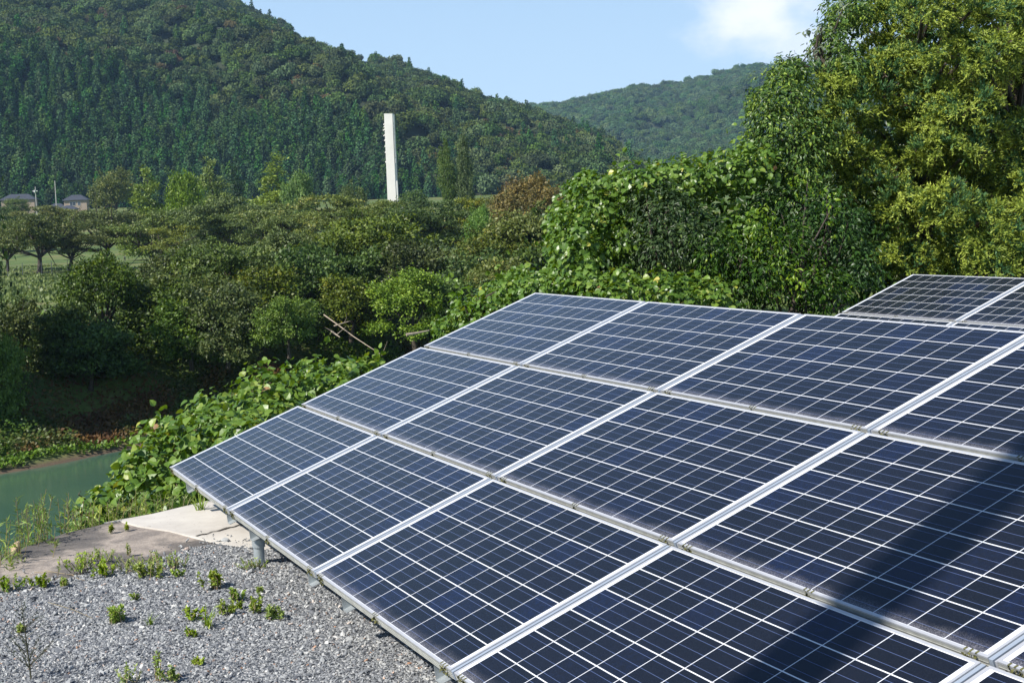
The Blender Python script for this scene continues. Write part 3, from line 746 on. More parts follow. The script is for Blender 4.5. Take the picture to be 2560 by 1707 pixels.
park = [
 ('spreading cherry tree with forked dark trunk, leftmost whole tree in the park', 90, 532, 684, 245, 240, 0),
 ('low cherry tree with short trunk right of the forked one', 170, 575, 672, 250, 170, 1),
 ('cherry tree with steep bare limbs, left of the person in white', 262, 515, 662, 262, 250, 2),
 ('wide cherry tree standing just right of the person in white', 400, 525, 668, 258, 270, 0),
 ('yellowish cherry tree behind the forked one at the left edge', 10, 540, 690, 262, 170, 2),
 ('dull olive cherry tree in front of the pointed trees', 560, 478, 640, 240, 250, 1),
 ('olive cherry tree below the tall light pointed tree', 700, 500, 640, 225, 230, 0),
 ('brownish cherry tree left of the white tower', 850, 468, 620, 215, 250, 2),
 ('cherry tree in front of the foot of the white tower', 965, 492, 620, 205, 230, 1),
 ('reddish olive cherry tree below the two poplars', 1090, 490, 630, 195, 250, 0),
 ('cherry tree right of the poplars, under the orange-topped tree', 1200, 478, 620, 205, 210, 2),
 ('thin cherry tree between the wide one and the pointed trees', 480, 540, 650, 250, 200, 2),
 ('olive tree far behind the forked cherry tree', 130, 505, 600, 300, 210, 1),
]
for i, (lab, px, tp_, bt_, Y, wp, sd_) in enumerate(park):
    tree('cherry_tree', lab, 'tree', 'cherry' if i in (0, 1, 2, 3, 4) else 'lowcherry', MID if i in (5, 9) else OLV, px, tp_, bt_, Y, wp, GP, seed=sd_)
GF = 'pointed trees standing beyond the cherry trees'
for lab, kd, mt_, px, tp_, Y, wp in [
 ('light green pointed tree, first of the pointed ones from the left', 'cone', M_conif_lt, 366, 414, 330, 125),
 ('bright leafy broad-topped tree between two pointed ones', 'round', BRT, 455, 430, 300, 130),
 ('tall light green pointed tree with narrow top, behind the broad-topped one', 'cone', M_conif_lt, 522, 392, 340, 112),
 ('small dark rounded tree right of the narrow pointed one', 'cone', M_conif, 586, 410, 350, 78),
 ('tall pale green pointed tree midway between houses and tower', 'cone', M_conif_lt, 690, 388, 330, 140),
 ('shorter pale green tree leaning on the tall pointed one', 'round', BRT, 745, 428, 320, 100),
 ('dark round tree left of the tower, in the mountain shade', 'round', MID, 880, 450, 330, 90),
 ('dark grey-green tree right of the tower foot', 'round', MID, 1035, 476, 340, 120)]:
    tree('pointed_tree' if kd == 'cone' else 'broadleaf_tree', lab, 'tree', kd, mt_, px, tp_, None, Y, wp, GF)
tree('broadleaf_tree', 'big rounded olive tree beside the grey-roofed house', 'tree', 'round', OLV, 280, 422, None, 480, 135)
tree('broadleaf_tree', 'rounded dark bush-like tree in front of the long roof', 'tree', 'round', OLV, 38, 492, None, 560, 70)
tree('broadleaf_tree', 'dark tree at the left picture edge below the long roof', 'tree', 'round', MID, 20, 515, None, 400, 100)
tree('broadleaf_tree', 'big round-topped tree turning orange, right of the poplars', 'tree', 'round', ORG, 1315, 436, None, 190, 215)
tree('broadleaf_tree', 'green-brown tree left of the orange-topped one', 'tree', 'round', OLV, 1240, 478, None, 200, 130)
tree('poplar_tree', 'slim poplar, shorter of the two', 'tree', 'poplar', M_pop, 1111, 354, None, 300, 38)
tree('poplar_tree', 'slim poplar, taller of the two', 'tree', 'poplar', M_pop, 1157, 340, None, 300, 38)

for i_, px_ in enumerate(range(1450, 2500, 85)):
    tree('riverside_tree', 'tree of the far bank screened by the kudzu thicket', 'tree', 'round', (MID, OLV, MID)[i_ % 3], px_, 520+12*(i_ % 3), 690, 135+14*(i_ % 4), 200, GB)
# ---------------------------------------------------------------- undergrowth on the far bank
M_under = leafmat('bank_plants', G_((0, (.10, .05, .025)), (.32, (.14, .085, .035)), (.46, (.07, .085, .024)), (.75, (.07, .13, .025)), (1, (.16, .24, .04))), val=.1, trans=.15)
n = 190000
s_ = np.where(rng.uniform(0, 1, n) < .3, rng.uniform(61.9, 70, n), rng.uniform(61.9, 93, n)); q_ = rng.uniform(18, 125, n)
x_ = E0[0]+s_*EN[0]+q_*ET[0]; y_ = E0[1]+s_*EN[1]+q_*ET[1]; z_ = ground_z(x_, y_)
nz_ = fbm(x_, y_, 11, 11, 3)+.25*fbm(x_, y_, 3, 12, 2)
grassy = (s_ < 65.2)
tint = np.where(grassy, .86, np.clip(.42+.34*nz_+.012*(s_-74), 0, 1)); tint = np.where((~grassy) & (q_ > 62), np.clip(tint+.22, 0, 1), tint)+rng.normal(0, .06, n)
hgt = np.where(grassy, .45, .45+.8*np.clip(nz_+.3, 0, 1.4)); keep = (z_ > WATER+.15) & (~((s_ < 64.6) & (fbm(x_, y_, 6, 13, 2) < -.25)))
P = np.c_[x_, y_, z_+rng.uniform(0, 1, n)*hgt*rng.uniform(.4, 1, n)][keep]; n2 = len(P)
mb = MB(); D = rdir(n2); D[:, 2] = np.abs(D[:, 2])*.6+.3*grassy[keep]
leaves(mb, P, D, unit(rng.normal(0, .5, (n2, 3))+np.array([.1, -.5, .8])), rng.uniform(.14, .32, n2), np.clip(tint[keep], 0, 1), RH, 1.0)
tag(mb.build('bank_undergrowth', M_under), 'red-brown and green plants covering the far riverbank slope', kind='stuff')
# long dry grass tuft area on the bank
M_dry = leafmat('dry_grass_blades', G_((0, (.14, .09, .045)), (.5, (.30, .21, .11)), (1, (.42, .33, .17))), val=.05, trans=.1)
def grass_field(name, mat, X, Y_, hh, wd, lean, label, tint=None):
    n = len(X); Z = ground_z(X, Y_); mb = MB(); D = np.c_[rng.normal(0, lean, n), rng.normal(0, lean, n), np.ones(n)]
    leaves(mb, np.c_[X, Y_, Z-.03], D, rdir(n), hh*rng.uniform(.5, 1.2, n), rng.uniform(0, 1, n) if tint is None else tint, NEEDLE, wd)
    return tag(mb.build(name, mat), label, kind='stuff')
def px_patch(n, box, Y0, Y1):
    X = []; Yl = []
    for _ in range(n):
        Yv = rng.uniform(Y0, Y1); d = ray(rng.uniform(box[0], box[1]), 800); X.append(d[0]*Yv); Yl.append(Yv)
    return np.array(X), np.array(Yl)
X_, Y_ = px_patch(7000, (930, 1110), 86, 101)
grass_field('dry_grass', M_dry, X_, Y_, 1.0, 1.3, .25, 'dry pink-brown grass on the bank above the array corner')
X_, Y_ = px_patch(9000, (0, 330), 150, 300)
grass_field('park_grass', M_under, X_, Y_, .5, 4, .3, 'rough green grass of the riverside park', rng.uniform(.7, 1, 9000))

# fallen trunks and dead branches on the bank
def stick(name, label, cat, pts, rad, mat=M_deadwood, twigs=0):
    base = np.array(pts[0]); t = thing(name, label, cat, base)
    mb = MB(); q = np.array(pts)-base; m_ = len(q); mb.tube(q, np.linspace(rad, rad*.35, m_), 8); mb.build('trunk', mat, t)
    for k in range(twigs):
        a_ = q[rng.integers(0, m_-1)]+(q[1]-q[0])*rng.uniform(0, 1); e = a_+rng.normal(0, .5, 3)*np.array([1, .6, .6])+[0, 0, .4]
        mb = MB(); mb.tube([a_, (a_+e)/2+rng.normal(0, .08, 3), e], [rad*.4, rad*.25, rad*.08], 5); mb.build('branch', mat, t)
    return t
stick('fallen_trunk', 'long bare trunk fallen down the bank, tip pointing at the array', 'fallen trunk', [at(810, 787, 99), at(845, 812, 96.5), at(885, 842, 93.5), at(925, 868, 91), at(950, 884, 90)], .05, twigs=1)
stick('dead_branch', 'pinkish dead branch crossing the fallen trunk', 'branch', [at(835, 815, 96.4), at(856, 808, 96.3), at(874, 803, 96.2)], .05, twigs=2)
stick('wooden_plank', 'pale weathered pole lying across the dry grass', 'pole', [at(1016, 837, 92), at(1045, 832, 92.3), at(1073, 826, 92.6)], .11)
stick('dead_branch', 'grey forked branch in the shadow left of the fallen trunk', 'branch', [at(829, 828, 91), at(840, 836, 90.6), at(850, 843, 90.2)], .07, twigs=3)

# ---------------------------------------------------------------- hills
ridge = np.array([(-700, -350), (-300, -340), (0, -290), (300, -170), (568, 0), (680, 46), (760, 95), (860, 125), (960, 140), (1040, 168), (1110, 196), (1180, 234), (1250, 256), (1300, 272), (1400, 308), (1500, 338), (1580, 385), (1640, 440), (1720, 500), (1850, 560)], float)
ridgeD = np.array([(-700, 1650), (300, 1550), (590, 1450), (1000, 1330), (1300, 1250), (1850, 1000)], float)
def hill(name, ridge, ridgeD, baseD, basez, x0, x1, nx, nt_, amp, seed, label, crown_h):
    X = np.linspace(x0, x1, nx); T = np.linspace(0, 1, nt_)
    ry = np.interp(X, ridge[:, 0], ridge[:, 1]); rD = np.interp(X, ridgeD[:, 0], ridgeD[:, 1])
    d = np.array([ray(a_, b_) for a_, b_ in zip(X, ry)])
    top = np.array([0, 0, CAM_H])+d*rD[:, None]; top[:, 2] -= crown_h
    hz = np.array([ray(a_, 560) for a_ in X]); base = hz*baseD; base[:, 2] = basez
    prof = T**.85
    G = base[:, None, :]*(1-T)[None, :, None]+top[:, None, :]*T[None, :, None]
    G[..., 2] = base[:, None, 2]+(top[:, None, 2]-base[:, None, 2])*prof[None, :]
    wgt = np.sin(np.pi*np.clip(T, 0, 1))**.8
    fold = fbm(G[..., 0], G[..., 1]*.6, 420*amp/30, seed, 4)
    G[..., 2] += fold*amp*wgt; G[..., 1] += -.6*fold*amp*wgt
    tr_ = (top[:, 2]-CAM_H)/top[:, 1]; lim_ = CAM_H+G[..., 1]*(tr_[:, None]-.012*(1-T)[None, :])
    G[..., 2] = np.minimum(G[..., 2], lim_)
    # far side falls away behind the ridge
    back = G[:, -1:, :].copy(); back[..., 1] += 250; back[..., 0] *= 1.12; back[..., 2] -= 130
    GG = np.concatenate([G, back], 1)
    mb = grid(GG[..., 0], GG[..., 1], GG[..., 2])
    tag(mb.build(name, M_hill, smooth=True), label, kind='structure')
    return GG, X, T
M_hill = simple('forest_floor', (.028, .040, .016), .95, 0, .4, .02)
H1, X1, T1 = hill('mountain', ridge, ridgeD, 700, 7, -500, 1850, 150, 50, 30, 21, 'steep wooded mountain slope', 8)
ridge2 = np.array([(1000, 330), (1200, 292), (1310, 270), (1400, 258), (1500, 240), (1600, 215), (1700, 205), (1800, 178), (1880, 160), (1950, 165), (2100, 150), (2300, 170), (2700, 220)], float)
H2, X2, T2 = hill('far_mountain', ridge2, np.array([(1000, 2500), (2700, 2900)], float), 1500, 0, 950, 2700, 110, 40, 45, 33, 'distant blue-green wooded hill', 11)

def sample_grid(G, density, r):
    a = G[:-1, :-1]; b_ = G[1:, :-1]; c_ = G[:-1, 1:]
    area = np.linalg.norm(np.cross(b_-a, c_-a), axis=-1); area[:, -1] *= .25
    cnt = r.poisson(area*density); I, J = np.nonzero(cnt); k = cnt[I, J]; I = np.repeat(I, k); J = np.repeat(J, k)
    u = r.uniform(0, 1, len(I))[:, None]; v = r.uniform(0, 1, len(I))[:, None]
    P = (G[I, J]*(1-u)+G[I+1, J]*u)*(1-v)+(G[I, J+1]*(1-u)+G[I+1, J+1]*u)*v
    return P
def to_px(P):
    c = (P-np.array([0, 0, CAM_H]))@WM; return np.c_[1280+FPX*c[:, 0]/c[:, 2], 853.5+FPX*c[:, 1]/c[:, 2]]
# crown templates of about 1 m radius
def small_crown(seed, mat, kind):
    r = np.random.default_rng(seed); mb = MB()
    if kind == 'conifer':            # height 3.6 (radius 1)
        n = 420; h = r.uniform(0, 1, n)**1.15; rad = (1-h)**.8*(.86+.2*r.uniform(0, 1, n))*(1+.14*np.sin(h*34+seed)); a = r.uniform(0, 6.28, n)
        P = np.c_[np.cos(a)*rad, np.sin(a)*rad, .5+h*3.2]; O = np.c_[np.cos(a), np.sin(a), np.full(n, .35)]
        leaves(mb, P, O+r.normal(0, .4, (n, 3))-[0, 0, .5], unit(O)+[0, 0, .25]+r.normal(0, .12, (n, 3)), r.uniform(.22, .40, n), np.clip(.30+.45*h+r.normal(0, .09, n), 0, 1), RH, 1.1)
        mb.tube([[0, 0, -1.5], [0, 0, .6], [0, 0, .62], [0, 0, 3.3]], [.07, .07, .78, .05], 9, .1)  # inner cone tinted dark: shade inside the crown put into its colour
    else:
        nl = 9; C = rdir(nl, r)*r.uniform(.35, .62, (nl, 1)); C[:, 2] = np.abs(C[:, 2])*.7+.55; RR = r.uniform(.34, .55, nl)
        n = 800; k = r.integers(0, nl, n); d = rdir(n, r); d[:, 2] = np.where(d[:, 2] < -.3, -d[:, 2], d[:, 2])
        P = C[k]+d*(RR[k]*r.uniform(.8, 1.1, n))[:, None]
        mb2 = C
        import bmesh
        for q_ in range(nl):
            bm = bmesh.new(); bmesh.ops.create_icosphere(bm, subdivisions=1, radius=RR[q_]*.82); V_ = np.array([v.co[:] for v in bm.verts])+C[q_]; F_ = [[v.index for v in f.verts] for f in bm.faces]; bm.free(); mb.add(V_, F_, .12)  # low-tint core balls: shade between the leaves painted into the crown
        leaves(mb, P, rdir(n, r)+d*.3, d+r.normal(0, .16, (n, 3)), r.uniform(.10, .20, n), np.clip(.42+r.normal(0, .07, nl)[k]+r.normal(0, .08, n), 0, 1), BR, 1.0)
    return template(mb, kind+'_shape', mat)
def hillmat(name, stops, seed, patch=True):
    mt = leafmat(name, stops, rough=.8, spec=.1, trans=0, hue=.03, val=.42, sat=.2); return mt
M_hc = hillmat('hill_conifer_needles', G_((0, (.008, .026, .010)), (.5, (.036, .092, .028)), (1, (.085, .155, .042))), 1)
M_hb = hillmat('hill_broadleaf', G_((0, (.016, .030, .012)), (.5, (.080, .120, .036)), (1, (.16, .20, .06))), 2)
M_hr = hillmat('hill_autumn', G_((0, (.04, .03, .014)), (.5, (.125, .088, .038)), (1, (.19, .14, .06))), 3)
M_hb2 = hillmat('far_hill_leaves', G_((0, (.014, .034, .014)), (.5, (.08, .135, .045)), (1, (.15, .21, .07))), 4)
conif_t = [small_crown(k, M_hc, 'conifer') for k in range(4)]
broad_t = [small_crown(10+k, M_hb, 'broadleaf') for k in range(5)]
red_t = [small_crown(20+k, M_hr, 'broadleaf') for k in range(3)]
far_t = [small_crown(30+k, M_hb2, 'broadleaf') for k in range(4)]
r = np.random.default_rng(99)
P = sample_grid(H1, 1/13., r); px = to_px(P)
vis = (px[:, 0] > -160) & (px[:, 0] < 2000) & (px[:, 1] > -150)
P, px = P[vis], px[vis]
lim = np.interp(px[:, 0], [0, 200, 370, 490, 560, 700, 850, 960, 1100, 1250, 1400], [165, 190, 240, 280, 320, 320, 330, 380, 470, 520, 560])
lim = lim + 30*fbm(P[:, 0], P[:, 1], 160, 5, 3)
pc = 1/(1+np.exp(-(px[:, 1]-lim)/14)); pc = np.clip(pc, .012, .96)
isc = r.uniform(0, 1, len(P)) < pc
# thin the broadleaf (they are wider)
Pc = P[isc]; Pc = Pc[r.uniform(0, 1, len(Pc)) < .62]; Pb = P[~isc]; Pb = Pb[r.uniform(0, 1, len(Pb)) < .21]
redn = fbm(Pb[:, 0], Pb[:, 1], 130, 8, 3); isr = r.uniform(0, 1, len(Pb)) < np.clip(.07+.22*redn, .02, .5)
#print('FOREST', len(Pc), len(Pb), isr.sum())
def sc3(n, a, b_, zmul=1.0, rr=r): s = rr.uniform(a, b_, n); return np.c_[s*rr.uniform(.9, 1.1, n), s, s*zmul*rr.uniform(.85, 1.25, n)]
def rotz(n): return np.c_[r.normal(0, .05, n), r.normal(0, .05, n), r.uniform(0, 6.28, n)]
# the nearest conifers at the foot are individual trees, the rest is the forest
pxc = to_px(Pc); vis2 = (pxc[:, 0] > 0) & (pxc[:, 0] < 1290) & (pxc[:, 1] > 200)
dist = np.where(vis2, Pc[:, 1], 1e9); near = np.argsort(dist)[:260]
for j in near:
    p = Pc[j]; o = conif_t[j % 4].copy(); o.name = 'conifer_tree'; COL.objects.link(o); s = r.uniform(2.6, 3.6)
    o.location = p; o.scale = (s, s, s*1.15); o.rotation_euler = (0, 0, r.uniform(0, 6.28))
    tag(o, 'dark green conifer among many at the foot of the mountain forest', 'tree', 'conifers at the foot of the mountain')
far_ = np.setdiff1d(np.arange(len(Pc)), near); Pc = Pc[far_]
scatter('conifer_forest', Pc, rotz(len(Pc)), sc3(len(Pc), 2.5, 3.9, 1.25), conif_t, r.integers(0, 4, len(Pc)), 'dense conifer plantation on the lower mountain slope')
Pg = Pb[~isr]; scatter('broadleaf_forest', Pg, rotz(len(Pg)), sc3(len(Pg), 4.8, 8.6), broad_t, r.integers(0, 5, len(Pg)), 'mixed broadleaf wood covering the upper mountain')
Pr = Pb[isr]; scatter('autumn_forest', Pr, rotz(len(Pr)), sc3(len(Pr), 3.8, 6.5), red_t, r.integers(0, 3, len(Pr)), 'rusty autumn trees scattered in the mountain wood')
P = sample_grid(H2, 1/95., r); px = to_px(P); P = P[(px[:, 0] > 1180) & (px[:, 0] < 2650) & (px[:, 1] < 520)]
#print('FAR', len(P))
scatter('far_forest', P, rotz(len(P)), sc3(len(P), 6.5, 11.5), far_t, r.integers(0, 4, len(P)), 'distant wood covering the far hill')
# ================================================================== NEAR VEGETATION
M_kudzu = leafmat('kudzu_leaf', G_((0, (.045, .10, .014)), (.35, (.09, .17, .022)), (.62, (.15, .24, .035)), (.82, (.26, .30, .05)), (.93, (.45, .42, .07)), (.975, (.42, .30, .12)), (1, (.30, .17, .08))), rough=.38, spec=.45, trans=.22, hue=0, val=0, sat=0)
M_glossy = leafmat('glossy_evergreen_leaf', G_((0, (.014, .038, .009)), (.5, (.036, .082, .016)), (.8, (.09, .16, .026)), (1, (.22, .30, .035))), rough=.40, spec=.32, trans=.12, hue=.01, val=.1)
M_vineleaf = leafmat('fresh_green_leaf', G_((0, (.05, .12, .012)), (.5, (.12, .22, .022)), (1, (.30, .40, .04))), rough=.4, spec=.4, trans=.3, hue=0, val=0)
M_cedar = leafmat('cedar_foliage', G_((0, (.05, .035, .018)), (.12, (.030, .085, .030)), (.36, (.07, .16, .055)), (.46, (.12, .18, .028)), (.7, (.24, .30, .040)), (1, (.36, .43, .065))), rough=.55, spec=.3, trans=.12, hue=0, val=0, sat=0)
M_darkstem = simple('vine_stem', (.10, .075, .045), .85, 0, .3, 20)

def lobe(px, py, Y, rx, ry, rz):      # picture-size ellipsoid at its real distance
    c = at(px, py, Y); return (*c, rx/FPX*Y, rz, ry/FPX*Y)
def fill_lobes(mb, lobes, per_m2, size, r, tpl_=KUD, tmean=.45, tsd=.2, nup=.9, nr=.45, inner=.82, W=1.0, droop=.6, clumpamp=.15, frac_in=.15, sizevar=(.4, 1.25), pit=.42, pitoff=0):
    lobes = np.array(lobes, float)
    for L_ in lobes:
        c, R_ = L_[:3], L_[3:6]; p = 1.6
        area = 4*np.pi*(((R_[0]*R_[1])**p+(R_[0]*R_[2])**p+(R_[1]*R_[2])**p)/3)**(1/p)
        n = int(area*per_m2); d = rdir(n, r)
        bump = 1+.17*np.sin(d[:, 0]*9+c[0]*3)*np.sin(d[:, 2]*8+c[1])+.05*np.sin(d[:, 1]*17+d[:, 2]*13)
        rad = r.uniform(inner, 1.06, n)*bump; ni = int(n*frac_in); rad[:ni] = r.uniform(.45, inner, ni)
        C = c+d*rad[:, None]*R_
        k_ = 6.2/pit; pn = np.sin(C[:, 0]*k_+1.3*np.sin(C[:, 2]*k_*.8))+np.sin(C[:, 2]*k_*1.1+2+1.2*np.sin(C[:, 1]*k_*.7))+.8*np.sin((C[:, 0]+C[:, 1]-C[:, 2])*k_*1.7)+r.normal(0, .35, n)
        C = np.where((pn < -.35-pitoff)[:, None], c+(C-c)*r.uniform(.6, .8, (n, 1)), C); keep = np.ones(n, bool)
        for M_ in lobes:
            if np.allclose(M_, L_): continue
            keep &= (((C-M_[:3])/(M_[3:6]*.8))**2).sum(1) > 1
        C, d = C[keep], d[keep]; n = len(C)
        if not n: continue
        o_ = unit(d/R_)
        ct = clumpamp*fbm(C[:, 0]+C[:, 2]*1.3, C[:, 1]-C[:, 2], .9, 77, 2)
        nn = unit(o_*.9+np.array([sx*.25, sy*.25, nup])+r.normal(0, nr, (n, 3)))
        D = unit(o_*.45+r.normal(0, .6, (n, 3))-np.array([0, 0, droop]))
        D = unit(D-nn*(D*nn).sum(1)[:, None]*.85)
        leaves(mb, C, D, nn, size*r.uniform(*sizevar, n), np.clip(tmean+ct+r.normal(0, tsd, n), 0, 1), tpl_, W)

r = np.random.default_rng(5)
# --- kudzu mound spilling down the bank, left of the array
mb = MB()
mound = [lobe(272, 1270, 10.6, 58, 62, .5), lobe(365, 1170, 11.2, 66, 80, .6), lobe(400, 1225, 10.9, 110, 75, .6), lobe(430, 1115, 12.0, 92, 75, .8),
         lobe(520, 1130, 11.6, 110, 105, .7), lobe(560, 1065, 12.8, 100, 85, .8), lobe(670, 1010, 13.2, 100, 92, .8), lobe(660, 1090, 12.2, 110, 95, .7),
         lobe(770, 985, 13.8, 80, 85, .8), lobe(850, 960, 14.0, 80, 60, .8), lobe(910, 945, 14.4, 60, 45, .7), lobe(480, 1215, 10.7, 70, 50, .5), lobe(228, 1308, 10.4, 30, 30, .3), lobe(620, 1130, 11.2, 90, 80, .6)]
fill_lobes(mb, mound, 440, .072, r, pitoff=.35, tmean=.42, tsd=.18, frac_in=.3, nr=.65, nup=.7)
for k in range(9):      # tendrils reaching up
    L_ = mound[r.integers(0, len(mound))]; p = np.array(L_[:3])+[r.normal(0, .2), r.normal(0, .2), L_[5]*.85]
    leaves(mb, np.array([p+[0, 0, .03*j] for j in range(5)])+r.normal(0, .05, (5, 3)), rdir(5, r)+[0, 0, .6], rdir(5, r)+[0, -.3, .8], .07, .6, KUD)
tag(mb.build('kudzu_vines', M_kudzu), 'broad green kudzu leaves heaped along the slope left of the array', kind='stuff')
mb = MB()
for k in range(120):
    L_ = mound[r.integers(0, len(mound))]; p = np.array(L_[:3])+rdir(1, r)[0]*np.array(L_[3:6])*.6
    q = p+rdir(1, r)[0]*np.array([.22, .2, .15]); mb.tube([p, (p+q)/2+r.normal(0, .05, 3), q], [.006, .005, .003], 4)
tag(mb.build('vine_stems', M_darkstem), 'tangled brown stems under the kudzu', kind='stuff')

# --- right-hand thicket behind the array
thick = [lobe(1125, 835, 17.5, 50, 45, .6), lobe(1190, 790, 17.2, 70, 60, .7), lobe(1265, 760, 17.0, 80, 70, .8), lobe(1350, 740, 16.8, 80, 80, .9), lobe(1300, 705, 18.2, 60, 40, .7),
         lobe(1440, 735, 16.5, 90, 80, 1.0), lobe(1440, 620, 17.5, 78, 120, 1.0), lobe(1490, 520, 18.0, 75, 88, 1.0), lobe(1420, 560, 18.4, 50, 90, .8), lobe(1465, 470, 18.4, 42, 45, .7), lobe(1590, 470, 18.2, 85, 62, 1.1),
         lobe(1690, 455, 18.2, 90, 62, 1.1), lobe(1800, 440, 18.3, 90, 62, 1.0), lobe(1880, 415, 18.5, 60, 60, 1.0), lobe(1540, 745, 16.0, 110, 75, .9), lobe(1650, 750, 15.9, 110, 80, .9), lobe(1760, 760, 15.9, 90, 70, .8), lobe(1860, 590, 17.6, 55, 70, .7), lobe(1560, 600, 17.6, 60, 60, .7)]
mb = MB(); fill_lobes(mb, thick, 370, .073, r, tmean=.36, tsd=.18, frac_in=.3, nr=.7, nup=.65)
tips = [(1540, 395), (1600, 405), (1838, 375), (1850, 330), (1855, 365), (1810, 380), (1420, 520), (1400, 560), (1390, 610), (1360, 625), (1230, 690), (1165, 722), (1130, 700), (1250, 672)]
for (px_, py_) in tips:
    p = at(px_, py_, 17.8); n = 7; leaves(mb, p+r.normal(0, .06, (n, 3))+np.c_[np.zeros(n), np.zeros(n), np.linspace(-.3, .12, n)], rdir(n, r)+[0, 0, .2], rdir(n, r)+[0, -.3, .9], .07, .6, KUD)
tag(mb.build('kudzu_thicket', M_kudzu), 'tall thicket smothered in kudzu leaves behind the front array', kind='stuff')
def shrub(name, label, lobes, mat, size, per, tpl_=FOLD, cat='shrub', W=1.0, tmean=.42, droop=.8, nst=9, **kw):
    c = np.mean([l[:3] for l in lobes], 0); zb = max(-1.2, min(l[2]-l[5] for l in lobes)-.2); base = np.array([c[0], c[1], zb])
    t = thing(name, label, cat, base); mb = MB(); L2 = [tuple(np.array(l[:3])-base)+tuple(l[3:6]) for l in lobes]
    fill_lobes(mb, L2, per, size, r, tpl_=tpl_, tmean=tmean, tsd=.17, droop=droop, W=W, nr=.6, frac_in=.35, **kw)
    mb.build('foliage', mat, t)
    for k in range(nst):
        l = L2[k % len(L2)]; e = np.array(l[:3])+rdir(1, r)[0]*np.array(l[3:6])*.75
        mb = MB(); mb.tube([[r.normal(0, .1), r.normal(0, .1), 0], e*.5+r.normal(0, .12, 3), e], [.03, .02, .006], 6); mb.build('stem', M_bark, t)
    return t
shrub('evergreen_shrub', 'dark glossy evergreen shrub swallowed by the kudzu thicket', [lobe(1640, 500, 17.6, 80, 60, .7), lobe(1655, 540, 17.2, 85, 85, .8), lobe(1640, 620, 17.0, 80, 80, .8), lobe(1720, 590, 17.0, 70, 80, .8), lobe(1590, 560, 17.6, 50, 80, .7)], M_glossy, .068, 480)
shrub('evergreen_shrub', 'evergreen shrub with dense small leaves right above the array edge', [lobe(1880, 700, 16.6, 90, 90, .8), lobe(1960, 640, 17.0, 85, 100, .9), lobe(2040, 720, 16.6, 80, 80, .8), lobe(1830, 640, 16.8, 60, 70, .7), lobe(1770, 640, 16.6, 60, 75, .7)], M_glossy, .068, 470)
shrub('evergreen_shrub', 'evergreen shrub in front of the cedar, left of the rear array', [lobe(2090, 570, 17.6, 80, 90, .8), lobe(2030, 540, 17.8, 75, 80, .8), lobe(1960, 520, 18.2, 80, 70, .8), lobe(2130, 660, 17.4, 70, 80, .8)], M_glossy, .068, 470)
shrub('climbing_vine', 'yellow-green vine hanging in strands over the dark shrubs', [lobe(1905, 560, 16.7, 40, 90, .3), lobe(1945, 640, 16.3, 26, 80, .25), lobe(1990, 700, 16.0, 28, 60, .25), lobe(2075, 520, 17.0, 26, 60, .25), lobe(2010, 470, 17.6, 45, 45, .4)], M_vineleaf, .07, 110, cat='vine', tmean=.55, nst=5)
shrub('bramble', 'pale compound-leaved sprout at the lower left of the thicket', [lobe(1175, 745, 16.9, 40, 30, .3), lobe(1235, 725, 17.0, 40, 25, .3)], M_vineleaf, .10, 60, cat='bush', tmean=.45, nst=4)
# broadleaf tree between kudzu and cedar
T_ = [lobe(1960, 250, 19.0, 80, 85, .9), lobe(1920, 330, 18.8, 55, 85, .8), lobe(2000, 350, 18.8, 90, 90, .9), lobe(1900, 260, 19.0, 30, 50, .6), lobe(1975, 175, 19.4, 50, 40, .6), lobe(2070, 110, 20.0, 45, 60, .7), lobe(2100, 190, 19.6, 60, 90, .8), lobe(2115, 30, 20.4, 60, 60, .9), lobe(1990, 430, 18.6, 70, 60, .8)]
t_ = shrub('broadleaf_tree', 'leafy green tree leaning out left of the big cedar, against the sky', T_, M_glossy, .072, 640, cat='tree', tmean=.68, nst=12)
t_ = shrub('broadleaf_tree', 'thin grey-leaved twigs poking into the sky left of the cedar top', [lobe(2065, 75, 19.6, 32, 12, .3), lobe(2060, 130, 19.6, 38, 42, .4), lobe(2030, 78, 19.6, 30, 8, .2), lobe(2100, 25, 19.8, 20, 28, .3)], M_leaf_silver, .08, 80, cat='tree', tmean=.4, nst=8)

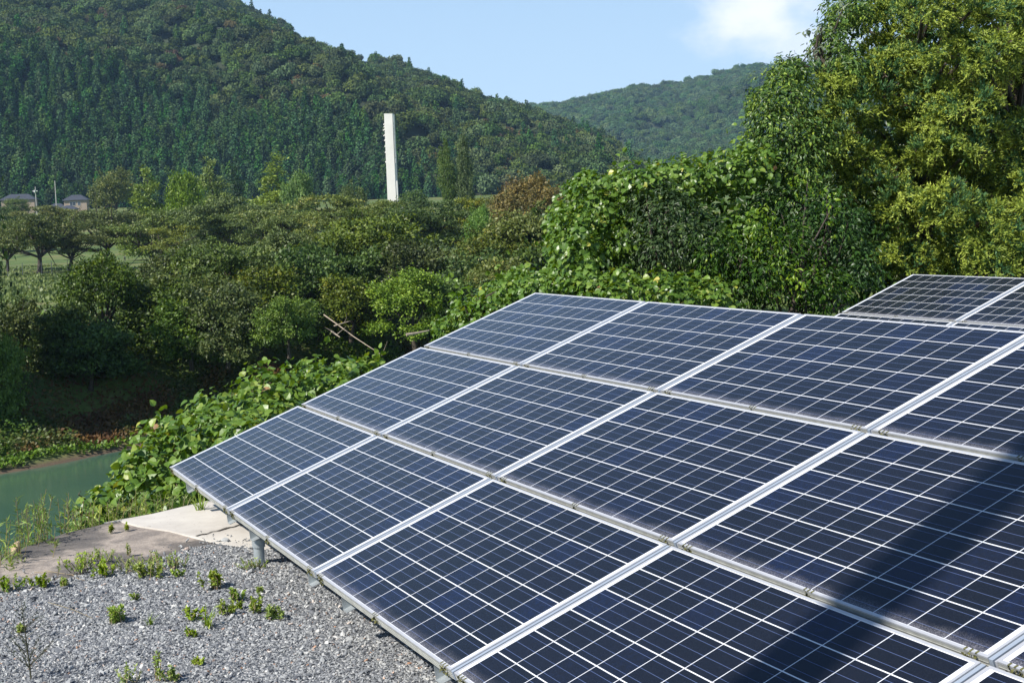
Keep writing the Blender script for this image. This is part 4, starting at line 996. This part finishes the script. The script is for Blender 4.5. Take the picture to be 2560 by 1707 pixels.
# --- the big cedar: drooping sprays on boughs
def cedar(name, label, lobes, base, r, ncl, r0=.28):
    base = np.array(base, float); t = thing(name, label, 'tree', base); mb = MB(); lobes = np.array(lobes)
    for L_ in lobes:
        c, R_ = L_[:3]-base, L_[3:6]; p = 1.6
        area = 4*np.pi*(((R_[0]*R_[1])**p+(R_[0]*R_[2])**p+(R_[1]*R_[2])**p)/3)**(1/p)
        nc = int(area*ncl); d = rdir(nc, r); d[:, 2] = np.where(d[:, 2] < -.35, -d[:, 2], d[:, 2])
        C = c+d*R_*r.uniform(.7, 1.12, (nc, 1)); keep = np.ones(nc, bool)
        for M_ in lobes:
            if np.allclose(M_, L_): continue
            keep &= (((C+base-M_[:3])/(M_[3:6]*.75))**2).sum(1) > 1
        C, d = C[keep], d[keep]; nc = len(C); O = unit(d*[1, 1, .5]+[0, 0, .1])
        yellow = r.uniform(0, 1, nc) < .74
        # each clump: a fan of sprays; each spray: a chain of narrow tips
        ns = 14; k = np.repeat(np.arange(nc), ns); m_ = len(k)
        sd_ = unit(O[k]*.9+r.normal(0, .55, (m_, 3))+np.where(yellow[k], .0, .55)[:, None]*np.array([0, 0, 1]))
        ln = r.uniform(.11, .22, m_)
        nt_ = 12; kk = np.repeat(np.arange(m_), nt_); M2 = len(kk); u = np.tile(np.linspace(.15, 1, nt_), m_)
        P = C[k][kk]+sd_[kk]*(ln[kk]*u)[:, None]-np.array([0, 0, 1])*(np.where(yellow[k][kk], .05, .0)*u**2)[:, None]
        D = unit(sd_[kk]*.7+r.normal(0, .42, (M2, 3))-np.where(yellow[k][kk], .05, -.3)[:, None]*np.array([0, 0, 1]))
        tint = np.where(yellow[k][kk], .40+.36*u, .20+.16*u)+r.normal(0, .08, M2)+(r.normal(0, .08, nc))[k][kk]
        dead = r.uniform(0, 1, m_)[kk] < .02; tint = np.where(dead, .0, tint)
        leaves(mb, P, D, O[k][kk]+np.array([0, 0, .5])+r.normal(0, .5, (M2, 3)), r.uniform(.032, .06, M2), np.clip(tint, 0, 1), NEEDLE, 1.7)
    mb.build('crown', M_cedar, t)
    L0 = lobes[:, :3]-base; top = max(L0[:, 2])
    mb = MB(); mb.tube([[0, 0, -.5], [.05, 0, top*.5], [0, 0, top+.5]], [r0, r0*.75, r0*.45], 12); mb.build('trunk', M_bark, t)
    for q in L0[::2]:
        mb = MB(); s_ = np.array([0, 0, max(.5, q[2]-.8)]); mb.tube([s_, (s_+q)/2+[0, 0, .1], q], [.06, .04, .015], 6); mb.build('bough', M_bark, t)
    return t
rc = np.random.default_rng(12)
cl1, cl2 = [], []
tries = 0
while len(cl1)+len(cl2) < 118 and tries < 6000:
    tries += 1
    px_, py_ = rc.uniform(1990, 2620), rc.uniform(-20, 700)
    xl = np.interp(py_, [0, 100, 200, 250, 350, 450, 520, 600, 700], [2125, 2100, 2050, 2020, 2000, 2030, 2110, 2170, 2190])
    if px_ < xl+25: continue
    Y = rc.uniform(18.8, 21.6) - .9*(py_ > 480)
    if any(abs(px_-q[0])/74+abs(py_-q[1])/60 < .60 for q in cl1+cl2): continue
    (cl1 if px_+.12*py_ < 2455 else cl2).append((px_, py_, Y, rc.uniform(40, 62), rc.uniform(30, 46), rc.uniform(.27, .40)))
for nm_, cc_, pb in (('huge yellow-green cedar with drooping sprays behind the rear array', cl1, 2290), ('second cedar at the right picture edge, its boughs over the rear array', cl2, 2540)):
    cb = at(pb, 700, 21.0); cedar('cedar_tree', nm_, [lobe(q[0], q[1], q[2], q[3], q[4], q[5]) for q in cc_], (cb[0], cb[1], -.1), rc, 24)
# dark evergreen trees standing behind, closing the view
for lab, L_ in (('dark tree behind the big cedar, seen only through its gaps', [lobe(2350, 250, 25, 230, 330, 1.5), lobe(2300, 600, 25, 300, 250, 1.5)]),
                ('dark tree filling the gap behind the second cedar', [lobe(2620, 250, 25, 200, 330, 1.5), lobe(2620, 600, 25, 200, 250, 1.5)]),
                ('dark tree behind the kudzu thicket', [lobe(1750, 600, 21, 260, 130, 1.2), lobe(2000, 560, 22, 150, 200, 1.2), lobe(1500, 640, 20.5, 90, 110, .8)])):
    t = shrub('evergreen_tree', lab, L_, M_glossy, .2, 110, cat='tree', nst=4, tmean=.25)

# ---------------------------------------------------------------- weeds on gravel and slab
M_weed = leafmat('weed_leaf', G_((0, (.07, .12, .02)), (.5, (.20, .29, .045)), (1, (.42, .50, .08))), rough=.5, trans=.25, hue=.01, val=.12)
M_straw = leafmat('straw', G_((0, (.20, .15, .08)), (1, (.42, .35, .2))), trans=.1)
def weed(kind, px, py, wpx, hpx, label, n=None, tmean=.5, z=0.01):
    p = onz(px, py, z); Y = p[1]; w_ = 1.0*wpx/FPX*Y; h_ = .95*hpx/FPX*Y
    t = thing('grass_tuft' if kind == 'grass' else 'weed', label, 'weed', p, 'weeds in the gravel')
    mb = MB(); st = MB()
    if kind == 'grass':
        n = n or 26; a = r.uniform(0, 6.28, n); ln = h_*r.uniform(.5, 1.15, n); sp = r.uniform(.1, .9, n)
        base = np.c_[r.normal(0, w_*.08, (n, 2)), np.zeros(n)]
        for j in range(n):
            d = np.array([math.cos(a[j])*sp[j], math.sin(a[j])*sp[j], 1.0]); d /= np.linalg.norm(d)
            prev = base[j]; dd = d.copy()
            wj = .0035+.02*h_
            side = np.cross(d, [0, 0, 1]); side /= np.linalg.norm(side)+1e-6
            ring = []
            for s_ in range(5):
                ww = wj*(1-(s_/4)**2)*.5; ring.append((prev-side*ww, prev+side*ww)); prev = prev+dd*ln[j]/4; dd[2] -= .28; dd /= np.linalg.norm(dd)
            V = [q for pr in ring for q in pr]; mb.add(V, [[2*i, 2*i+1, 2*i+3, 2*i+2] for i in range(4)], float(np.clip(tmean+r.normal(0, .15), 0, 1)))
    else:
        ns = max(4, int(w_*90)); tot = n or 24
        for j in range(ns):
            b0 = np.array([r.normal(0, w_*.22), r.normal(0, w_*.15), 0]); e = b0+np.array([r.normal(0, w_*.2), r.normal(0, w_*.15), h_*r.uniform(.5, 1.0)])
            st.tube([b0, (b0+e)/2+r.normal(0, .01, 3), e], [.0025, .002, .001], 4)
            u = r.uniform(.15, 1, tot)[:, None]; P = b0*(1-u)+e*u; D = rdir(tot, r)+[0, 0, .35]
            leaves(mb, P, D, rdir(tot, r)*.5+[0, -.1, 1.], r.uniform(.012, .028, tot)*(1 if kind == 'leafy' else .8)*(.6+h_*4), np.clip(tmean+.25*(u[:, 0]-.5)+r.normal(0, .15, tot), 0, 1), FOLD if kind == 'leafy' else NEEDLE, 1.5 if kind == 'leafy' else 2.2)
        st.build('stem', M_straw, t)
    mb.build('leaves', M_weed, t); return t
W_ = [('leafy', 540, 1470, 55, 58, 'bushy light green weed left of the steel post, largest in the gravel'), ('leafy', 293, 1555, 62, 55, 'light green weed standing alone in the middle of the gravel'),
 ('grass', 520, 1567, 75, 70, 'coarse grass tuft with long arching blades in the gravel'), ('leafy', 480, 1548, 40, 40, 'small-leaved weed just behind the arching grass tuft'),
 ('leafy', 590, 1500, 42, 34, 'low round weed right of the bushy one'), ('leafy', 565, 1535, 40, 40, 'yellowish weed between the round weed and the arching grass'),
 ('leafy', 635, 1530, 40, 46, 'upright thin weed near the panel edge'), ('leafy', 690, 1545, 55, 42, 'broad-leaved weed closest to the panel edge'),
 ('grass', 375, 1560, 40, 36, 'small pale grass tuft between two weeds'), ('leafy', 378, 1440, 70, 48, 'green weed patch on the gravel border, left half'),
 ('feather', 440, 1420, 90, 45, 'feathery bright green weed patch on the gravel border'), ('feather', 320, 1428, 80, 42, 'dark bushy weed on the edge of the concrete'),
 ('feather', 200, 1430, 90, 55, 'long olive weed mat creeping over the dark concrete'), ('feather', 245, 1405, 70, 42, 'sparser end of the weed mat, with reddish tips'),
 ('leafy', 255, 1440, 50, 40, 'pale weed under the creeping mat'), ('leafy', 100, 1465, 55, 30, 'weed at the gravel edge near the left'), ('leafy', 15, 1475, 60, 40, 'yellow-green weed at the left picture edge'),
 ('feather', 388, 1405, 24, 32, 'single upright sprig between the border weeds'), ('feather', 322, 1388, 14, 36, 'lone spindly sprig on the concrete'), ('leafy', 160, 1465, 40, 24, 'flat weed beside the creeping mat'),
 ('feather', 640, 1420, 70, 26, 'narrow-leaved weed at the foot of the steel post'), ('leafy', 480, 1590, 36, 20, 'tiny weed in front of the arching grass'),
 ('leafy', 48, 1580, 30, 22, 'small weed left of the dark spindly plant'), ('leafy', 336, 1500, 18, 18, 'tiny bright weed above the lone one'), ('leafy', 440, 1440, 26, 20, 'round little weed below the feathery patch'),
 ('leafy', 492, 1660, 26, 22, 'small pale weed low in the gravel'), ('leafy', 430, 1700, 40, 40, 'pale weed at the bottom picture edge'), ('feather', 330, 1705, 60, 50, 'brownish weed at the bottom edge beside the shadow'),
 ('feather', 395, 1700, 20, 90, 'tall thin seeding stalk at the bottom edge'), ('leafy', 276, 1330, 22, 22, 'small sprig on the dark concrete near the pale slab'), ('leafy', 315, 1325, 20, 18, 'tiny weed on the pale slab edge'),
 ('grass', 500, 1275, 66, 60, 'brown-green grass tuft on the pale slab below the panel corner'), ('leafy', 600, 1520, 20, 20, 'tiny yellow weed by the round one'), ('leafy', 650, 1480, 20, 16, 'little weed between the post and the panel edge')]
for w_ in W_: weed(*w_)
# dark spindly plant, lower left
p = onz(78, 1700, 0); t = thing('spindly_plant', 'dark thin-branched plant rising in front of the gravel', 'weed', p)
mb = MB(); h_ = 205/FPX*p[1]; mb.tube([[0, 0, 0], [-.01, 0, h_*.5], [-.02, 0, h_]], [.004, .003, .001], 5)
lf = MB()
for j in range(46):
    z0 = h_*r.uniform(.1, .95); a_ = r.uniform(0, 6.28); ln = .10*(1-z0/h_)+.03; e = np.array([math.cos(a_)*ln, math.sin(a_)*ln, z0+ln*.9]); mb.tube([[-.02*z0/h_, 0, z0], e], [.0016, .0008], 3)
    k_ = 5; u = r.uniform(.2, 1, k_)[:, None]; leaves(lf, np.array([[-.02*z0/h_, 0, z0]])*(1-u)+e*u, rdir(k_, r)+[0, 0, .6], rdir(k_, r), .011, .2, NEEDLE, 1.4)
mb.build('stem', simple('dark_stem', (.05, .05, .025), .8), t); lf.build('leaves', M_leaf_mid, t)
# bamboo-grass and ferns at the slab edge (left)
n = 0
for (px_, py_, hp, lab) in [(20, 1420, 120, 'bamboo grass at the left edge above the stone'), (75, 1385, 130, 'bamboo grass sprouting over the water at left'), (110, 1370, 150, 'tallest bamboo grass before the river'), (150, 1348, 110, 'bamboo grass with yellowing blades near the kudzu'),
                            (185, 1335, 120, 'upright bamboo grass at the edge of the kudzu'), (250, 1318, 70, 'fern-like grass at the foot of the kudzu'), (310, 1302, 60, 'bright fern at the edge of the slab'), (365, 1290, 60, 'fern clump between kudzu and pale slab'), (425, 1278, 50, 'low fern next to the pale slab'), (5, 1440, 90, 'low bamboo grass at the left picture edge')]:
    p = onz(px_, py_, 0)-np.array([0, 0, .05])+np.array([EN[0], EN[1], 0])*.16; Y = p[1]; hh = hp/FPX*Y; t = thing('bamboo_grass' if hp > 75 else 'fern', lab, 'grass' if hp > 75 else 'fern', p, 'plants along the slab edge')
    mb = MB(); st = MB()
    for j in range(13):
        b0 = np.array([r.normal(0, .10), abs(r.normal(0, .12)), -.25]); e = np.array([b0[0]+r.normal(0, .07), b0[1]+r.normal(0, .05), hh*r.uniform(.55, 1.0)]); st.tube([b0, e], [.0025, .0015], 4)
        k_ = 30; u = r.uniform(.15, 1, k_)[:, None]; P = b0*(1-u)+e*u; D = rdir(k_, r)*[1, 1, .5]+[0, 0, .55]
        leaves(mb, P, D, rdir(k_, r)*.6+[0, -.2, .8], r.uniform(.03, .065, k_), np.clip(r.normal(.3, .2, k_), 0, 1), NEEDLE, .8)
    mb.build('leaves', M_weed, t); st.build('stem', M_straw, t)
# grass tail filling the slope just outside the slab
X_ = []; n = 7000; s_ = rng.uniform(.05, .8, n); q_ = rng.uniform(-5, 4.5, n)
grass_field('edge_grass', M_weed, E0[0]+s_*EN[0]+q_*ET[0], E0[1]+s_*EN[1]+q_*ET[1],   .09, .8, .35, 'rough grass along the top of the river slope', rng.uniform(.1, .8, n))
X_, Y_ = px_patch(26000, (1100, 2600), 14.5, 24)
grass_field('thicket_grass', M_weed, X_, Y_, .35, 1.0, .4, 'rough grass under the thicket', rng.uniform(.1, .7, 26000))
# stone on the slab
import bmesh
bm = bmesh.new(); bmesh.ops.create_icosphere(bm, subdivisions=3, radius=1.0)
rs = np.random.default_rng(2)
for v in bm.verts:
    c_ = np.array(v.co); k_ = 1+.22*math.sin(c_[0]*2.6+1)+.14*math.sin(c_[1]*3.3+c_[2]*2.1)+.04*math.sin(c_[2]*9+c_[0]*7); v.co *= k_
for f_ in bm.faces: f_.smooth = True
me = bpy.data.meshes.new('stone'); bm.to_mesh(me); bm.free(); me.materials.append(simple('tan_stone', (.42, .31, .20), .85, 0, .3, 3, .3))
p = onz(38, 1384, 0); o = link(bpy.data.objects.new('stone', me)); o.location = (p[0], p[1], .030); o.scale = (.032, .028, .042); o.rotation_euler = (0, .5, .3)
tag(o, 'tan rounded stone lying on the dark concrete', 'stone')
# fallen straw lines on the concrete
for (a_, b_, c_) in [((110, 1425), (150, 1432), (185, 1437)), ((85, 1430), (110, 1430), (130, 1431)), ((180, 1435), (196, 1446), (212, 1450)), ((205, 1400), (218, 1412), (226, 1416)), ((120, 1505), (180, 1522), (232, 1545))]:
    P_ = [onz(*q, .012) for q in (a_, b_, c_)]; mb = MB(); mb.tube(P_, [.0018, .0018, .001], 4)
    o = mb.build('dry_straw', M_straw); tag(o, {110: 'longest dry straw on the dark concrete', 85: 'faint straw left of the longest one', 180: 'curved straw under the weed mat', 205: 'dark bent twig above the weed mat', 120: 'thin pale stalk lying on the gravel'}[a_[0]], 'straw')

# ================================================================== TOWER, HOUSES, POLES, PERSON, FENCE
Yt = 420
def quadprism(mb, pts0, pts1, tint=.5):
    v = np.vstack([pts0, pts1]); mb.add(v, [[3, 2, 1, 0], [4, 5, 6, 7], [0, 1, 5, 4], [1, 2, 6, 5], [2, 3, 7, 6], [3, 0, 4, 7]], tint)
tl, tr = at(960, 284.5, Yt), at(980.5, 284.5, Yt); bl, br = at(969.2, 505, Yt), at(990.5, 505, Yt)
zg = float(ground_z(tl[0], Yt)); k_ = (zg-bl[2])/(tl[2]-bl[2]); bl = bl+(tl-bl)*k_; br = br+(tr-br)*k_
bs = (bl+br)/2; t = thing('bridge_tower', 'white concrete bridge tower with cable anchors rising from the trees', 'tower', bs)
dep = np.array([.45, 3.2, 0]); mb = MB()
quadprism(mb, [bl-bs, br-bs, br-bs+dep, bl-bs+dep], [tl-bs, tr-bs, tr-bs+dep, tl-bs+dep]); mb.build('tower', M_conc_white, t)
rot = (tr-tl)/np.linalg.norm(tr-tl)
for yy, hh in [(293, 7), (302, 12), (316, 11), (329, 11), (342, 11), (355, 12), (368, 13), (384, 18), (402, 12)]:
    f_ = (yy-284.5)/(505-284.5); c = at(980.5+f_*10.5+1.2, yy, Yt)-bs; hz = hh*.42/FPX*Yt
    mb = MB(); mb.box(c[0]-.05, c[0]+.17, c[1]+.2, c[1]+2.6, c[2]-hz*1.16, c[2]+hz*1.16); mb.build('cable_anchor', M_conc_white, t)
for yy, ww in [(310, 3.5), (316, 3), (324, 5), (338, 4.5), (350, 3), (365, 2.5), (380, 2.5), (404, 2.5)]:
    f_ = (yy-284.5)/(505-284.5); c = at(960+f_*9.2, yy, Yt)-bs; w2 = ww/FPX*Yt
    mb = MB(); mb.tube([c+[.1, 1.2, .25], c+[-w2, 1.2, -.25]], [.15, .13], 8); mb.build('cable_socket', M_conc_white, t)
mb = MB(); f_ = .53; a_ = at(990.0, 452, Yt)-bs; b2 = at(993.5, 500, Yt)-bs; mb.box(a_[0]-.3, a_[0]+.35, a_[1]+.2, a_[1]+2.8, b2[2]-3, a_[2]); mb.build('tower_rib', M_conc_white, t)
M_cable = simple('cable_steel', (.10, .11, .12), .6, .3)
for (y0, x1, y1) in [(316, 810, 470), (330, 815, 468), (344, 822, 474), (358, 834, 480), (372, 850, 482), (388, 866, 486)]:
    a_ = at(961+(y0-284.5)*.042, y0, Yt)+[0, 1.2, 0]-bs; b2 = at(x1, y1, Yt+14)-bs
    mb = MB(); mb.tube([a_, b2], .028, 5); mb.build('cable', M_cable, t)
M_roof = simple('grey_roof_tiles', (.055, .06, .075), .5, 0, .2, 2); M_wall = simple('beige_house_wall', (.33, .26, .20), .85, 0, .08, .6); M_pane = simple('window_glass', (.05, .06, .08), .15)
M_wfr = simple('white_window_frame', (.7, .7, .68), .5)
def house(label, px, pyb, Y, w_, d_, hwall, hroof, storeys=1, wins=()):
    b0 = at(px, pyb, Y); t = thing('house', label, 'house', b0, rotz=.12)
    mb = MB(); mb.box(-w_/2, w_/2, 0, d_, -4, hwall); mb.build('wall', M_wall, t)
    e = .7; z0 = hwall; rl = w_/2-d_/2*.85 if w_ > d_ else .2
    V = [[-w_/2-e, -e, z0], [w_/2+e, -e, z0], [w_/2+e, d_+e, z0], [-w_/2-e, d_+e, z0], [-rl, d_/2, z0+hroof], [rl, d_/2, z0+hroof]]
    V2 = [[v[0], v[1], v[2]-.25] for v in V[:4]]
    mb = MB(); mb.add(V, [[0, 1, 5, 4], [2, 3, 4, 5]]); mb.add(V, [[1, 2, 5], [3, 0, 4]])
    mb.add(V[:4]+V2, [[0, 4, 5, 1], [1, 5, 6, 2], [2, 6, 7, 3], [3, 7, 4, 0], [7, 6, 5, 4]]); mb.build('roof', M_roof, t)
    for (x, z, ww, hh) in wins:
        mb = MB(); mb.box(x-ww/2, x+ww/2, -.08, -.003, z, z+hh); f = mb.build('window', M_wfr, t)
        mb = MB(); mb.box(x-ww/2+.08, x-.04, -.1, -.083, z+.08, z+hh-.08); mb.box(x+.04, x+ww/2-.08, -.1, -.083, z+.08, z+hh-.08); mb.build('pane', M_pane, f)
    return t
house('two-storey beige house with grey hipped roof near the big olive tree', 190, 533, 640, 10, 7, 6.0, 2.3, 2, [(-1.2, 3.4, 2.6, 1.7), (1.6, 3.4, 1.3, 1.7), (-1.5, .4, 2.6, 1.8)])
house('low beige annex in front of the two-storey house', 171, 538, 622, 6.5, 5, 2.7, 1.6, 1, [(.5, .8, 1.8, 1.2)])
house('low grey-roofed shed left of the beige house', 142, 536, 645, 8, 6, 3.0, 2.0, 1, [(0, .9, 1.8, 1.2)])
house('long dark-roofed farmhouse at the far left', 46, 528, 660, 15, 8, 5.4, 2.6, 2, [(-3, 3.2, 2.2, 1.5), (1.5, 3.2, 2.2, 1.5)])
def upole(label, px, ptop, pbot, Y, arm=True):
    a_ = at(px, ptop, Y); b0 = at(px+4, pbot, Y); b0[0] = a_[0]; b0[2] = min(b0[2], float(ground_z(b0[0], b0[1]))); t = thing('utility_pole', label, 'utility pole', b0); h = a_[2]-b0[2]
    mb = MB(); mb.tube([[0, 0, -1], [0, 0, h]], [.2, .14], 8); mb.build('pole', simple('pale_pole', (.42, .41, .38), .8, 0, .05), t)
    if arm:
        mb = MB(); mb.box(-1.1, .8, -.16, -.145+.12, h-1.7, h-1.5); mb.build('crossarm', M_wfr, t)
        mb = MB(); mb.tube([[-.25, -.3, h-2.1], [-.25, -.3, h-1.2]], .22, 10); mb.build('transformer', M_wfr, t)
upole('pale utility pole with crossarm, left of the houses', 88, 467, 540, 520); upole('slender grey pole between the long roof and the beige house', 137, 452, 545, 500, False)
# walker in the park
Yp = 330; f0 = at(312.5, 656, Yp); f0[2] = at(312.5, 655, Yp)[2]
t = thing('person', 'person in a white top and dark blue trousers walking in the park', 'person', f0, rotz=.5)
def skin_body(name, joints, edges, rad, mat, parent):
    me = bpy.data.meshes.new(name); me.from_pydata([tuple(j) for j in joints], edges, []); me.materials.append(mat)
    o = link(bpy.data.objects.new(name, me), parent); sk = o.modifiers.new('skin', 'SKIN'); 
    for i, v in enumerate(me.skin_vertices[0].data): v.radius = (rad[i], rad[i]*.8); v.use_root = (i == 0)
    sb = o.modifiers.new('sub', 'SUBSURF'); sb.levels = 1; sb.render_levels = 2; return o
M_skin = simple('skin', (.45, .28, .19), .6); M_trous = simple('navy_trousers', (.02, .03, .07), .8); M_shirt = simple('white_shirt', (.82, .82, .82), .8); M_hair = simple('dark_hair', (.02, .017, .015), .6)
J = [(0, 0, .95), (0, 0, 1.15), (0, 0, 1.40), (0, .01, 1.50), (0, .02, 1.62), (.09, 0, .90), (.11, -.05, .50), (.11, .06, .08), (.11, -.08, .04), (-.09, 0, .90), (-.11, .12, .50), (-.11, .22, .09), (-.11, .08, .04),
     (.19, 0, 1.38), (.25, .06, 1.12), (.26, -.04, .90), (-.19, 0, 1.38), (-.25, -.06, 1.12), (-.26, -.12, .90)]
Ed = [(0, 1), (1, 2), (2, 3), (3, 4), (0, 5), (5, 6), (6, 7), (7, 8), (0, 9), (9, 10), (10, 11), (11, 12), (2, 13), (13, 14), (14, 15), (2, 16), (16, 17), (17, 18)]
Rr = [.13, .13, .14, .055, .10, .085, .06, .045, .04, .085, .06, .045, .04, .06, .045, .035, .06, .045, .035]
skin_body('body', J, Ed, Rr, M_skin, t)
skin_body('trousers', [J[0], J[5], J[6], J[7], J[9], J[10], J[11]], [(0, 1), (1, 2), (2, 3), (0, 4), (4, 5), (5, 6)], [.15, .105, .08, .065, .105, .08, .065], M_trous, t)
skin_body('shirt', [(0, 0, .98), J[1], J[2], J[13], (.23, .04, 1.2), J[16], (-.23, -.04, 1.2)], [(0, 1), (1, 2), (2, 3), (3, 4), (2, 5), (5, 6)], [.16, .155, .165, .08, .065, .08, .065], M_shirt, t)
mb = MB(); th = np.linspace(0, 1, 6)
mb.tube([[0, .03, 1.60], [0, .035, 1.67], [0, .03, 1.73], [0, .03, 1.745]], [.098, .108, .07, .02], 12); mb.build('hair', M_hair, t, True)
# park fence
fa = [at(20, 690, 232), at(57, 688, 232), at(105, 686, 233), at(130, 684, 234), at(170, 680, 236)]
t = thing('park_fence', 'thin wire fence with dark stakes along the park edge', 'fence', fa[0])
for q in fa:
    q = q-fa[0]; mb = MB(); mb.tube([[q[0], q[1], q[2]-.6], [q[0], q[1], q[2]+2.0]], .05, 6); mb.build('stake', M_cable, t)
for hz in (.4, 1.0, 1.6): mb = MB(); mb.tube([q-fa[0]+[0, 0, hz] for q in fa], .012, 4); mb.build('wire', M_cable, t)

# ---------------------------------------------------------------- the air
mt = bpy.data.materials.new('valley_haze'); mt.use_nodes = True; nt = mt.node_tree; nt.nodes.clear()
o_ = nt.nodes.new('ShaderNodeOutputMaterial'); v_ = nt.nodes.new('ShaderNodeVolumePrincipled'); nt.links.new(v_.outputs[0], o_.inputs['Volume'])
v_.inputs['Color'].default_value = (.42, .68, 1, 1); v_.inputs['Density'].default_value = .00008
mb = MB(); mb.box(-2600, 2600, -120, 4300, -20, 640); tag(mb.build('haze', mt), 'thin blue haze in the valley', kind='stuff')
